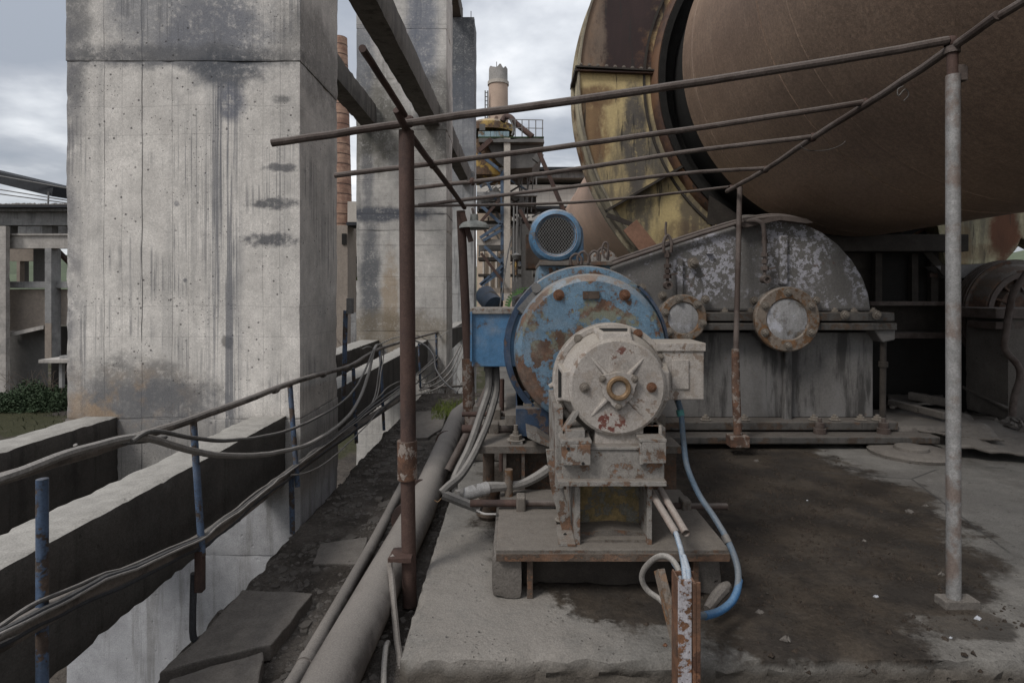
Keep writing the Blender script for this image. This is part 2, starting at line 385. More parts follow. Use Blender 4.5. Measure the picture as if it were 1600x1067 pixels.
M['pillar2'] = concrete('shuttered_concrete_with_run_off', (.40, .38, .355), (.14, .138, .135), .45, pits=.6, boards=('z', .62),
    line2=[(pz(335, D2), .03, .8)],
    spots=[((px_(600, D2), D2, pz(335, D2)), (.9, .6, .14), (.075, .08, .095), .95, .4, 3), ((px_(578, D2), D2, pz(440, D2)), (.2, .6, 1.5), (.09, .095, .105), .85, .3, 3),
           ((px_(574, D2), D2, pz(250, D2)), (.12, .6, .9), (.10, .105, .12), .7, .4, 3), ((px_(660, D2), D2, pz(20, D2)), (.3, .8, 2.0), (.10, .115, .15), .75, .35, 1.6),
           ((px_(610, D2), D2, pz(470, D2)), (.16, .6, .9), (.26, .18, .10), .6, .4, 3), ((px_(600, D2), D2, pz(515, D2)), (1.4, .6, .35), (.16, .13, .09), .7, .4, 3),
           ((px_(590, D2), D2, pz(185, D2)), (.5, .6, .9), (.07, .065, .05), .75, .45, 2), ((px_(690, D2), D2, pz(190, D2)), (.5, .8, .9), (.08, .075, .065), .7, .45, 2), ((px_(566, D2), D2, pz(90, D2)), (.25, .6, .7), (.11, .12, .14), .7, .4, 3)])
D3 = 18.2
M['pillar3'] = concrete('dark_washed_concrete', (.33, .325, .315), (.085, .085, .09), .7, pits=.4, boards=('z', .9),
    spots=[((px_(720, D3), D3, pz(90, D3)), (1.2, 1.2, 2.2), (.045, .05, .06), .85, .5, 1), ((px_(722, D3), D3, pz(200, D3)), (1, 1, 2), (.12, .13, .15), .6, .5, 1)])
M['beam'] = concrete('shade_darkened_beam_concrete', (.072, .066, .06), (.026, .024, .022), .6, pits=.2, topdust=(.30, .285, .26), coarse=1.6)  # shade on the kiln-facing sides is put into the dark base; real dust on top
M['beam_high'] = concrete('dark_high_beam_concrete', (.11, .10, .09), (.035, .032, .03), .6, pits=.2)  # darker overall tone for the overhead beams
def _slab(t, c):
    # damp oily silt that covers the middle of the slab, with its own ragged shoreline
    e = t.blob((1.35, 4.75, 0), (1.75, 2.35, 9), .20, 1.6, .10, seed=3)
    e2 = t.blob((.75, 3.2, 0), (.75, .55, 9), .25, 3, .1, seed=5)
    e3 = t.blob((2.12, 2.66, 0), (.2, .13, 9), .25, 6, .2, seed=8)
    e = t.mx(e, e2, t.mul(e3, .8)); e = t.mul(e, t.ss(t.z, -.06, -.02))
    mud = t.mix(t.patch(3, .4, .65, seed=61), (.023, .0185, .015), (.046, .036, .027))
    mud = t.vary(t.vary(mud, 40, .6, 1.4, seed=62), 7, .7, 1.3, seed=65, det=8)
    c = t.mix(t.mul(t.patch(2.2, .50, .66, det=9, seed=66, rough=.7), .42), c, (.075, .068, .06)); c = t.mix(t.mul(e, .95), c, mud)
    crack = t.mul(t.ss(t.vor(.55, seed=7, feat='DISTANCE_TO_EDGE'), .007, .002), t.patch(.8, .42, .47, seed=63), t.ss(t.x, 2.3, 2.6))
    c = t.mix(t.mul(crack, .8), c, (.05, .048, .045))
    t.rough_ = t.mixf(t.mul(e, t.patch(2.5, .42, .6, seed=67)), .92, .42)
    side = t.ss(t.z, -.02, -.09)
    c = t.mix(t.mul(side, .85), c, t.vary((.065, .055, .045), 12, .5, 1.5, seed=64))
    return c
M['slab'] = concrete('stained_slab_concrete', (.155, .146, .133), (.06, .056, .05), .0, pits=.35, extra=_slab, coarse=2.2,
    spots=[((-.1, 3.0, 0), (.5, .9, 3), (.225, .205, .182), .7, .5, 4), ((3.6, 3.0, 0), (.9, 1.6, 3), (.12, .115, .108), .6, .5, 2), ((3.2, 4.6, 0), (.5, .5, 3), (.10, .092, .085), .6, .5, 3)])
def _walk():
    t = NT('walkway_silt'); c = t.mix(t.patch(1.8, .4, .62, seed=1), (.045, .038, .032), (.095, .083, .072))
    c = t.mix(t.mul(t.patch(5, .55, .62, seed=2), .6), c, (.15, .135, .12)); c = t.vary(c, 40, .55, 1.5, seed=3)
    return t.done(c, .95, 0, t.add(t.noise(30, 8, seed=4), t.mul(t.noise(120, 4), .4)), 1.0, .03, spec=.2)
M['walk'] = _walk()
def _ground():
    t = NT('mossy_yard'); c = t.mix(t.patch(.6, .4, .6, seed=1), (.045, .039, .034), (.08, .068, .057))
    c = t.mix(t.mul(t.patch(.35, .47, .56, det=8, st=(1, .7, 1), seed=2), .85), c, t.mix(t.noise(4), (.020, .024, .010), (.048, .046, .022)))
    c = t.vary(c, 8, .6, 1.4, seed=3); return t.done(c, .95, 0, t.noise(6, 8), 1, .1, spec=.1)
M['ground'] = _ground()
def simple(name, col, rough=.85, sc=12, lo=.7, hi=1.25, bump=.3, metal=0, st=(1, 1, 1), dust=None, dirt=None, bd=.006):
    t = NT(name); c = t.vary(col, sc, lo, hi, st=st); c = t.vary(c, sc*6, .85, 1.15, seed=5)
    if dirt: c = t.mix(t.mul(t.patch(sc*.4, .48, .62, st=st, seed=6), .8), c, dirt)
    if dust: c = t.mix(t.mul(t.up(.3, .9), .8), c, dust)
    return t.done(c, rough, metal, t.noise(sc*4, 5, st=st), bump, bd, spec=.3)
DUST = (.26, .235, .205)
M['rust_pipe'] = simple('rusty_pipe', (.062, .038, .031), .8, 8, .6, 1.4, dirt=(.036, .026, .024), st=(1, 1, .4))
M['rust_flaky'] = painted('flaking_rusty_sleeve', (.22, .185, .16), (.07, .04, .028), .8, dustamt=.3, scale=12)
M['rod'] = simple('weathered_steel_rod', (.085, .068, .060), .75, 7, .7, 1.4, dirt=(.05, .034, .028), dust=(.14, .122, .11))
M['galv'] = simple('galvanised_pipe', (.215, .21, .205), .6, 14, .6, 1.3, dirt=(.15, .11, .09), metal=.15)
M['bluepost'] = painted('chipped_blue_rail_paint', (.06, .09, .145), (.045, .035, .03), .6, dustamt=.35, scale=9, rough=.5)
M['rail'] = simple('dusty_steel_rail', (.13, .11, .095), .8, 12, .7, 1.3, dust=(.2, .182, .165), dirt=(.045, .038, .034))
M['cable'] = simple('dusty_grey_cable', (.085, .08, .075), .75, 14, .8, 1.2, dust=(.22, .205, .188))
M['cable_light'] = simple('pale_cable', (.19, .177, .162), .7, 14, .8, 1.2, dust=(.31, .29, .265))
M['cable_dark'] = simple('black_cable', (.035, .036, .04), .7, 14, .8, 1.2, dust=(.11, .105, .1))
M['bigpipe'] = simple('dust_coated_pipe', (.185, .165, .148), .9, 5, .6, 1.35, dirt=(.06, .05, .044), dust=(.225, .205, .185))
M['plate'] = concrete('broken_paving_concrete', (.115, .103, .092), (.06, .053, .047), 0, pits=.6, topdust=(.15, .135, .12), coarse=2)
M['steel_dust'] = painted('dusty_machine_steel', (.11, .096, .083), (.07, .045, .032), .5, dust=(.155, .137, .118), dustamt=.95, scale=7, rough=.75)
M['steel_grey'] = painted('grey_painted_steel', (.20, .186, .17), (.09, .054, .036), .46, dust=(.185, .165, .143), dustamt=.7, scale=11, rough=.7)
M['steel_brown'] = painted('brown_rusty_steel', (.075, .055, .042), (.075, .045, .030), .6, dust=(.17, .15, .13), dustamt=.7, scale=6, rough=.8)
M['lichen'] = painted('ochre_stained_web', (.125, .118, .098), (.125, .098, .05), .75, dust=(.17, .155, .135), dustamt=.9, scale=14, rough=.85)
cB = P(924, 548, 3.8)
M['blue'] = painted('blue_motor_paint', (.115, .19, .26), (.08, .048, .034), .50, dust=(.27, .24, .21), dustamt=.75, scale=5, rough=.5, bare=(.16, .17, .13),
    patches=[((cB.x-.44, cB.y, cB.z-.30), (.12, .5, .26), .6, 7), ((cB.x-.33, cB.y, cB.z-.02), (.07, .5, .09), .8, 12), ((cB.x+.06, cB.y, cB.z+.26), (.15, .5, .05), .9, 14), ((cB.x+.24, cB.y, cB.z+.22), (.04, .5, .04), .9, 16)])
M['blue_box'] = painted('blue_box_paint', (.055, .135, .24), (.06, .05, .05), .2, dust=(.28, .265, .24), dustamt=.85, scale=6, rough=.45, dirt=.3)
M['blue_fan'] = painted('blue_blower_paint', (.065, .15, .25), (.10, .085, .07), .42, dust=(.34, .34, .34), dustamt=.6, scale=6, rough=.5)
M['navy'] = painted('dark_blue_paint', (.028, .048, .085), (.06, .045, .04), .35, dustamt=.5, scale=6)
M['red_rust'] = None
cM = P(965, 605, 2.9)
def _small():
    t = NT('pale_grey_motor_paint'); c = t.vary((.29, .262, .237), 6, .85, 1.1); c = t.vary(c, 50, .85, 1.15, seed=2); c = t.vary(c, 15, .85, 1.12, seed=22, det=8)
    rd = t.mx(t.blob((cM.x-.03, cM.y, cM.z-.17), (.075, .3, .05), .7, 14, .1, seed=2), t.blob((cM.x+.01, cM.y, cM.z+.17), (.045, .3, .04), .8, 16, .1, seed=3))
    rd = t.mul(rd, t.patch(22, .49, .54, seed=4))
    c = t.mix(rd, c, (.12, .042, .032))
    r = t.patch(9, .60, .64, det=9, seed=5, rough=.7); c = t.mix(t.mul(r, .85), c, (.15, .10, .07))
    c = t.mix(t.mul(t.patch(2.5, .45, .7, seed=6), .45), c, (.30, .265, .225))
    c = t.mix(t.mul(t.patch(14, .54, .6, det=8, seed=9), .5), c, (.22, .18, .145)); c = t.mix(t.mul(t.up(.2, .9), .8), c, (.27, .238, .2))
    return t.done(c, .7, 0, t.add(t.noise(60, 5), t.mul(r, -.5)), .35, .005)
M['small'] = _small()
M['brass'] = simple('rusty_machined_ring', (.17, .11, .062), .5, 25, .6, 1.4, metal=.3)
M['bolt'] = simple('dull_bolt', (.14, .12, .10), .65, 40, .7, 1.3, dust=DUST)
M['bolt_rust'] = simple('rusty_bolt', (.12, .06, .035), .75, 40, .7, 1.3)
M['black'] = simple('opening_shade_black', (.012, .011, .010), .9, 9)  # near-black stands in for shade in openings, gaps and under bases
M['darksteel'] = simple('grimy_and_shade_steel', (.032, .027, .023), .85, 6, .5, 1.6, dust=(.05, .043, .038))  # grimy steel, also standing in for shade below kiln and motor
dG = 5.9
def _gear():
    t = NT('flaking_gearbox_paint'); c = t.vary((.118, .111, .105), 2.2, .75, 1.2); c = t.vary(c, 40, .85, 1.15, seed=2)
    fl = t.mul(t.patch(6.5, .56, .60, det=12, seed=3, rough=.8), t.patch(.9, .50, .60, seed=4, st=(1, 1, .8)), t.ss(t.z, pz(500, dG), pz(470, dG)))
    spot = t.mul(t.mx(t.blob((px_(1245, dG), dG, pz(390, dG)), (.35, 2, .35), .5, 3, .4, seed=2), t.blob((px_(1110, dG), dG, pz(420, dG)), (.35, 2, .35), .5, 3, .4, seed=3), t.blob((px_(1350, dG), dG, pz(410, dG)), (.14, 2, .35), .5, 3, .4, seed=4)), t.patch(13, .50, .53, det=12, seed=5, rough=.8))
    low = t.mul(t.ss(t.z, pz(520, dG), pz(545, dG)), t.patch(1.3, .42, .62, st=(1.6, 1.6, .8), seed=9, det=9))
    c = t.mix(t.mul(low, .6), c, (.175, .17, .168))
    c = t.mix(t.mul(t.mx(fl, spot), .85), c, t.vary((.36, .355, .39), 30, .8, 1.1))
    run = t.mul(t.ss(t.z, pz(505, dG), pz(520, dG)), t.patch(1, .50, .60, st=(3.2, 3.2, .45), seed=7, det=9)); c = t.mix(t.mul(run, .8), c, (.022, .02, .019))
    c = t.mix(t.mul(t.patch(6, .64, .68, det=8, seed=8), .6), c, (.11, .06, .04))
    c = t.mix(t.mul(t.up(.3, .9), .75), c, (.135, .12, .105))
    h = t.add(t.mul(fl, .6), t.mul(t.noise(60, 4), .3)); return t.done(c, .75, 0, h, .5, .005)
M['gear'] = _gear()
M['drum_rust'] = painted('grimy_rusty_drum', (.085, .072, .062), (.06, .038, .028), .7, dust=(.12, .105, .09), dustamt=.6, scale=5)
M['gear_dark'] = painted('oily_grey_flange', (.065, .06, .055), (.045, .032, .024), .5, dust=(.115, .102, .09), dustamt=.85, scale=6, stain=(.03, .028, .026), dirt=.8)
M['cover_rust'] = painted('rusty_cover_ring', (.16, .13, .105), (.095, .055, .03), .6, dust=(.18, .155, .13), dustamt=.6, scale=9)
M['lens'] = painted('flaked_cover_plate', (.24, .235, .235), (.10, .09, .08), .3, dustamt=.2, scale=5, flake=(.42, .42, .46))
KX, KZ, KR = 530/F*7, H+357/F*7, 2.126
def _kiln(name, base, hi, lo):
    t = NT(name); c = t.mix(t.patch(.5, .3, .7, seed=1, st=(1, .3, 1)), lo, base); c = t.vary(c, 30, .75, 1.25, seed=2, det=6)
    c = t.vary(c, 130, .75, 1.25, seed=3, det=2)
    c = t.mix(t.mul(t.patch(1, .5, .8, st=(1.5, 14, 1.5), seed=4), .22), c, hi)
    c = t.mix(t.mul(t.patch(.9, .5, .75, st=(1, 9, 1), seed=14, det=8), .4), c, lo); c = t.vary(c, 1.3, .8, 1.2, seed=17, det=7, st=(1, .6, 1))
    c = t.mix(t.mul(t.patch(1, .54, .7, st=(1.2, 60, 1.2), seed=15, det=4), t.ss(t.y, 5.4, 6.6), .4), c, hi)
    e = t.mx(t.ss(t.m('ABSOLUTE', t.add(t.y, -6.62)), .04, .0), t.mul(t.ss(t.m('ABSOLUTE', t.add(t.y, -4.9, t.mul(t.noise(1), .1))), .05, .0), .6), t.mul(t.ss(t.y, 6.8, 6.95), .5))
    c = t.mix(t.mul(e, t.patch(3, .3, .7, seed=5), .35), c, (.27, .20, .145))
    c = t.vary(c, 45, .7, 1.3, seed=92, det=3)
    return t.done(c, t.mixf(t.noise(2), .42, .62), 0, t.add(t.noise(70, 5), t.noise(9, 3)), .3, .006, spec=.55)
M['kiln'] = _kiln('rusty_kiln_shell', (.225, .156, .112), (.33, .25, .19), (.125, .084, .062))
M['kiln_far'] = _kiln('pale_rusty_kiln_shell', (.40, .27, .20), (.45, .33, .25), (.33, .22, .16))
M['grease'] = simple('black_grease', (.011, .010, .009), .95, 9, .5, 1.5, bump=.8)
def _house(name, rusty, seed, base=(.45, .35, .175), blobs=()):
    t = NT(name); c = t.vary(base, 1.5, .8, 1.15, seed=seed); c = t.vary(c, 30, .85, 1.1)
    c = t.mix(t.mul(t.patch(1.0, .44, .62, st=(2.2, 2.2, .5), seed=seed+2, det=7), .8), c, (.075, .066, .058))
    r = t.patch(.75, .60-.32*rusty, .72-.32*rusty, det=8, st=(1.4, 1.4, .7), seed=seed+4)
    rc = t.mix(t.patch(1.4, .38, .6, seed=seed+5, det=7), (.04, .022, .018), (.12, .062, .033))
    gl_ = t.add(t.mul(t.noise(3, 9, st=(3, 3, .7), seed=81, rough=.72), .65), t.mul(t.noise(22, 6, seed=82), .35)) if blobs else None
    for (ce, ra, col, st_) in blobs:
        grm = gl_ if st_ < .99 else t.add(gl_, .13); c = t.mix(t.mul(t.blob(ce, ra, .5, 2.2, .6, seed=ce[2]), t.ss(grm, .28, .5), st_), c, t.vary(col, 3, .6, 1.5, st=(2, 2, .6), seed=77))
    c = t.mix(r, c, rc) if not blobs else c; c = t.mix(t.mul(t.patch(2.5, .6, .66, st=(5, 5, .4), seed=seed+6), .8), c, (.02, .018, .016))
    return t.done(c, .7, 0, t.add(t.noise(50, 5), t.mul(r, .5)), .4, .006)
hp_ = lambda q, y: tuple(P(q, y, 7.6))
M['house_up'] = _house('rust_run_ochre_housing', .5, 1, blobs=[(hp_(960, 60), (.62, 2, 1.25), (.15, .075, .035), 1.0), (hp_(975, 20), (.50, 2, .95), (.026, .014, .013), 1.0), (hp_(925, 60), (.16, 2, .9), (.20, .15, .11), .6)])
M['house'] = _house('streaked_ochre_housing', .35, 5, blobs=[(hp_(925, 215), (.2, 2, .5), (.13, .07, .035), .85), (hp_(992, 235), (.17, 2, .75), (.055, .05, .048), .9), (hp_(930, 150), (.3, 2, .14), (.11, .06, .03), .8), (hp_(1030, 235), (.14, 2, .5), (.07, .065, .06), .7)])
M['house_rust'] = _house('rusted_ochre_housing', .95, 1); M['house_pale'] = _house('pale_ochre_rim', .3, 9, (.38, .33, .23))
M['house_yel'] = _house('stained_yellow_housing', .12, 13, (.45, .355, .175), blobs=[(hp_(1000, 330), (.16, 2, .5), (.06, .055, .05), .85), (hp_(1085, 340), (.22, 2, .4), (.06, .05, .045), .8), (hp_(1060, 370), (.25, 2, .2), (.09, .06, .04), .6)])
M['casing'] = _house('sky_brightened_yellow_casing', .3, 23, (.50, .45, .29), blobs=[(tuple(P(1570, 366, 7.3)), (.2, 1, .4), (.12, .05, .025), 1.0), (tuple(P(1500, 385, 7.3)), (.14, 1, .3), (.2, .13, .06), .6), (tuple(P(1530, 395, 7.3)), (.3, 1, .1), (.16, .11, .06), .5)])  # base brightened to stand for sky light from the far side
M['house_low'] = simple('near_black_housing', (.03, .026, .022), .8, 3, .6, 1.5)  # lower housing sector coloured near black instead of ochre
M['cover_brown'] = simple('brown_cover_plate', (.19, .105, .07), .6, 5)
M['hose'] = simple('blue_rubber_hose', (.075, .11, .15), .6, 10, .8, 1.2, dust=(.17, .178, .185), dirt=(.105, .118, .13))
M['hose_blue'] = simple('bright_blue_hose', (.035, .11, .23), .5, 10, .8, 1.2, dust=(.12, .2, .3))
M['teal'] = simple('teal_tape', (.06, .20, .19), .5, 10)
M['conduit'] = simple('pale_blue_conduit', (.2, .26, .33), .5, 10, .85, 1.1, dust=(.36, .38, .4))
M['postpaint'] = painted('rust_streaked_pale_paint', (.33, .315, .33), (.10, .05, .027), .72, dustamt=.1, scale=12, dirt=.2)
M['postrust'] = painted('deep_rust_angle', (.07, .036, .024), (.085, .045, .028), .9, dustamt=.1, scale=7)
M['insul'] = simple('white_wrapped_tape', (.38, .365, .35), .8, 20, .6, 1.15, dirt=(.2, .18, .16))
M['grass'] = simple('moss_green_grass', (.10, .125, .03), .9, 5, .6, 1.4); M['yardgrass'] = simple('dull_yard_grass', (.034, .036, .018), .9, 3, .6, 1.4); M['twig'] = simple('dry_twig', (.09, .07, .055), .9, 9)
M['bush'] = simple('dark_bush_leaf', (.025, .04, .018), .8, 3, .5, 1.6); M['hill'] = simple('green_hillside', (.07, .085, .05), .95, .15, .5, 1.5)
M['paper'] = simple('white_scrap', (.42, .43, .46), .7, 30); M['stone'] = simple('grey_rubble', (.095, .084, .075), .95, 20, .5, 1.6, dust=(.13, .118, .105))
M['frag'] = simple('pale_concrete_chips', (.10, .09, .08), .95, 14, .4, 1.7, dust=(.085, .075, .066)); M['leaf'] = simple('rotting_leaf', (.03, .022, .016), .8, 20, .5, 1.6)
def _brick():
    t = NT('chimney_brick'); a = t.m('ARCTAN2', t.add(t.x, 0), t.y)
    c = t.mix(t.patch(1.2, .4, .6), (.22, .125, .09), (.33, .21, .15)); c = t.vary(c, 3, .7, 1.2)
    c = t.mix(t.mul(t.lines(t.z, .35, .04, wob=.0), .5), c, (.15, .10, .08)); return t.done(c, .9)
M['brick'] = _brick()
def _stack():
    t = NT('pale_brick_stack'); c = t.vary((.40, .30, .235), 1.2, .8, 1.15); c = t.mix(t.mul(t.vor(1.3, seed=2), .2), c, (.2, .14, .11))
    c = t.mix(t.ss(t.vor(.9, seed=3), .18, .1), c, (.12, .08, .06)); return t.done(c, .9)
M['stack'] = _stack()
M['stack_top'] = simple('grey_stack_render', (.25, .235, .22), .9, 1.5, .6, 1.3)
def _blocks(name, col):
    t = NT(name); c = t.vary(col, .8, .85, 1.1); ln = t.mx(t.lines(t.z, .28, .02, wob=0), t.lines(t.x, .5, .02, wob=0)); c = t.mix(t.mul(ln, .35), c, (.15, .14, .13))
    c = t.mix(t.mul(t.patch(.8, .5, .7, st=(2, 2, .4)), .4), c, (.16, .15, .14)); return t.done(c, .9)
M['blocks'] = _blocks('pale_block_wall', (.46, .43, .39)); M['plaster'] = simple('weathered_plaster', (.22, .185, .155), .9, 1.2, .75, 1.2, st=(1, 1, .4))
M['hall_conc'] = concrete('hall_concrete', (.21, .205, .20), (.07, .07, .07), .5, pits=0, boards=('z', .5)); M['hall_light'] = concrete('hall_column_concrete', (.32, .295, .27), (.13, .125, .12), .2, pits=0, boards=('z', .35))
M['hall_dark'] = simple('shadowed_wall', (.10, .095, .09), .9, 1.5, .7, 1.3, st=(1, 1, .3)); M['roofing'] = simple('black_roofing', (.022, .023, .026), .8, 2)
M['yellow'] = painted('yellow_tank_paint', (.33, .21, .05), (.07, .045, .03), .75, dustamt=.3, scale=1.2); M['cyan'] = painted('faded_cyan_panel', (.19, .26, .29), (.1, .08, .06), .35, dustamt=0, scale=1)
M['steelblue'] = painted('blue_structural_steel', (.055, .085, .13), (.04, .035, .03), .35, dustamt=.2, scale=1.2); M['beige'] = simple('beige_cladding', (.46, .37, .29), .9, .8, .8, 1.1)
M['green'] = simple('green_gear_paint', (.17, .33, .11), .6, 8, .7, 1.2, dirt=(.1, .1, .08)); M['col_light'] = simple('pale_concrete_column', (.36, .325, .285), .9, 2, .75, 1.15, st=(1, 1, .4))
M['iron'] = simple('grey_iron', (.14, .135, .13), .7, 8); M['lamp'] = simple('lamp_enamel', (.20, .205, .19), .6, 8)
M['lamp_in'] = simple('lamp_inner', (.32, .31, .29), .6, 8)

# shared small meshes
def bolt_mesh(r=.014, h=.012, washer=True):
    m = MB()
    if washer: m.lathe((0, 0, 0), [(0, 0), (0, r*1.7), (-.003, r*1.7), (-.003, 0)], 14)
    m.lathe((0, 0, 0), [(-.003, r*1.15), (-h, r*1.15), (-h, 0)], 6); m.lathe((0, 0, 0), [(-h, r*.6), (-h*1.7, r*.55), (-h*1.7, 0)], 8)
    return m
BOLT = bolt_mesh().mesh('bolt', M['bolt'], angle=20); BOLT_R = bolt_mesh().mesh('bolt', M['bolt_rust'], angle=20)
BOLT_L = bolt_mesh(.028, .026).mesh('bolt', M['bolt'], angle=20); BOLT_LR = bolt_mesh(.026, .03).mesh('bolt', M['bolt_rust'], angle=20)
UPR = (-pi/2, 0, 0)   # bolt head pointing up
# ------------------------------------------------------------------ ground, walkway, slab
g = MB(); n = 60
xs = [-400+i*800/n for i in range(n+1)]; ys = [-60+i*900/n for i in range(n+1)]
g.add([(x, y, ZG+mn.noise(Vector((x*.05, y*.05, 0)))*.25) for y in ys for x in xs], [(j*(n+1)+i, j*(n+1)+i+1, (j+1)*(n+1)+i+1, (j+1)*(n+1)+i) for j in range(n) for i in range(n)], True)
kind(g.build('ground', M['ground']), 'structure')
# far green hills
g = MB(); n = 80
g2 = []
for j in range(9):
    for i in range(n+1):
        a = -1.5+3.0*i/n; r = 170+j*26; hh = ZG-2+(j/8)**.8*(26+16*mn.noise(Vector((a*3, 1, 0)))+5*mn.noise(Vector((a*9, j*.6, 3))))
        g2.append((r*sin(a), r*cos(a), hh))
g.add(g2, [(j*(n+1)+i, j*(n+1)+i+1, (j+1)*(n+1)+i+1, (j+1)*(n+1)+i) for j in range(8) for i in range(n)], True)
kind(g.build('hillside', M['hill']), 'structure')
# walkway: silted deck with a broken left edge
g = MB(); nx, ny = 44, 230; y0, y1 = -1.5, 9.9; vs = []
def wedge(y): return -1.62+.03*mn.noise(Vector((0, y*2.3, 0)))+.035*mn.noise(Vector((0, y*7, 3)))
def wz(x, y):
    v = Vector((x, y, 0)); return ZW+.022*mn.noise(v*2.2)+.016*mn.noise(v*7)+.011*mn.noise(v*19)+.008*abs(mn.noise(v*40))
for j in range(ny+1):
    y = y0+(y1-y0)*j/ny; xl = wedge(y)
    for i in range(nx+1):
        x = xl+(-.42-xl)*i/nx; vs.append((x, y, wz(x, y)-(.02 if i == 0 else 0)))
b0 = len(vs)
for j in range(ny+1):
    y = y0+(y1-y0)*j/ny; xl = wedge(y)
    vs.append((xl-.01+.02*mn.noise(Vector((1, y*6, 0))), y, ZW-.09)); vs.append((xl+.05+.05*mn.noise(Vector((5, y*6, 0))), y, ZW-.24))
fs = [(j*(nx+1)+i, j*(nx+1)+i+1, (j+1)*(nx+1)+i+1, (j+1)*(nx+1)+i) for j in range(ny) for i in range(nx)]
for j in range(ny):
    a, b = j*(nx+1), (j+1)*(nx+1); c, d = b0+2*j, b0+2*j+2
    fs += [(a, b, d, c), (c, d, d+1, c+1)]
g.add(vs, fs, True)
g.box((-1.55, y0, ZW-.3), (-.45, y1, ZW-.2)); g.box((-1.55, y1-.02, ZW-.2), (-.45, y1+.05, ZW-.03))
kind(g.build('walkway', M['walk']), 'structure')
# machine slab: top with ragged front edge and body below
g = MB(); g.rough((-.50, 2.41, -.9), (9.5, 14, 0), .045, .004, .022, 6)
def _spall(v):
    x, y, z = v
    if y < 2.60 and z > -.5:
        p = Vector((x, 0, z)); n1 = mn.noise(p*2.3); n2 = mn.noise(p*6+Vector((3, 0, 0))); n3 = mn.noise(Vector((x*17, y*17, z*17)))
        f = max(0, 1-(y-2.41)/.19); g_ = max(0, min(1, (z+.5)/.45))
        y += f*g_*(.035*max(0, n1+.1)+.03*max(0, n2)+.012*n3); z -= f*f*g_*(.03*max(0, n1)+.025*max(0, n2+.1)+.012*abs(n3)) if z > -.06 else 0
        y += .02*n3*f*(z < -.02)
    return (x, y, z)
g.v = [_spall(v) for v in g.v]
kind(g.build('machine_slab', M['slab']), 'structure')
kind(MB().rough((-.6, -3, -.34), (9.5, 2.40, -.2), .12, .012, .02).build('lower_floor', M['walk']), 'structure')
# strip of paler kerb between slab and walkway, plate behind
# ------------------------------------------------------------------ pillars
def pillar(label, x0, x1, y0, y1, lifts, mat, step, amp):
    t = thing('concrete_pillar', label, 'pillar', ((x0+x1)/2, (y0+y1)/2, ZG), 'concrete pillars beside the walkway')
    for i in range(len(lifts)-1):
        e = (.0, .006, .002, .008, .003, .007)[i % 6]
        MB().rough((x0+e, y0+e, lifts[i]+.001), (x1-e, y1-e, lifts[i+1]-.001), step, amp, .009, 3, seed=i, chipz=False).build('concrete_lift', mat, t)
    return t
x1r = -1.62
pillar('nearest and widest concrete pillar, pale grey with dark run-off band, left of the walkway', sx(100), x1r, D1, 5.22, [ZG-.1, sz(1180), sz(868), sz(655), sz(95), sz(-330)], M['pillar1'], .055, .005)
pillar('second concrete pillar with horizontal joints and dark blotch, behind the rusty canopy post', px_(556, D2), px_(698, D2), D2, D2+1.1, [ZG-.1, ZW]+[ZW+.62*k*1.6 for k in range(1, 9)]+[9.5, 12], M['pillar2'], .12, .008)
p3 = pillar('farthest concrete pillar, slim and dark washed, its flat top standing free against the sky', px_(674, D3), px_(741, D3), D3, D3+1.1, [ZG-.1, 0]+[1.5*k for k in range(1, 6)]+[pz(27, D3)], M['pillar3'], .2, .012)
for q in (712, 736): MB().cyl(P(q, 28, D3+.2), P(q, 18, D3+.2), .012, 6).build('rebar', M['rust_pipe'], p3)
# lower beams beside the walkway
BT = H-.93
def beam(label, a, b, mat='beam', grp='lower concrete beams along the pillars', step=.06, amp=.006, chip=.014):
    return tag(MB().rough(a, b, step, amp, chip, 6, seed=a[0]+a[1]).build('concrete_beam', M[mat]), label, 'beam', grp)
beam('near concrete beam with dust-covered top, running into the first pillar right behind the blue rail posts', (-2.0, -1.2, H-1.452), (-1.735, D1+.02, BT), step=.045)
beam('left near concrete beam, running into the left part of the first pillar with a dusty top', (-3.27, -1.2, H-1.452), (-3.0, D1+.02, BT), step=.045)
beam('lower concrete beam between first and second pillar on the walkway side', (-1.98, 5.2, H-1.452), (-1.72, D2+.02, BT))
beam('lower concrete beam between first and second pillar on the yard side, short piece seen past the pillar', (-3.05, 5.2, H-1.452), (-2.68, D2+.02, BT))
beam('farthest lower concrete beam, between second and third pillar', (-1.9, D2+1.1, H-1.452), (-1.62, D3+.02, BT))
G2 = 'high concrete beams between the pillars'
def hb(label, x0, x1, y0, y1, z0a, z0b, h):
    m = MB(); m.rough((x0, y0, 0), (x1, y1, h), .12, .007, .016, 4)
    m.v = [(x, y, z+z0a+(z0b-z0a)*(y-y0)/(y1-y0)) for x, y, z in m.v]
    return tag(m.build('concrete_beam', M['beam_high']), label, 'beam', G2)
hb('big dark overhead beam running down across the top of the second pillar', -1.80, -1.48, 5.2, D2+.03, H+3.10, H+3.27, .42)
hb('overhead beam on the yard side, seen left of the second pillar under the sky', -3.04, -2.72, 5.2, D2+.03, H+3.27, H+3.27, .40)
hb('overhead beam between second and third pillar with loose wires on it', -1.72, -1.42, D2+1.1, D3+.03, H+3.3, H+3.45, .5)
hb('topmost beam, only its end seen resting above the third pillar', -2.05, -1.72, D2+1.1, D3+.6, pz(26, D3), pz(26, D3), .55)
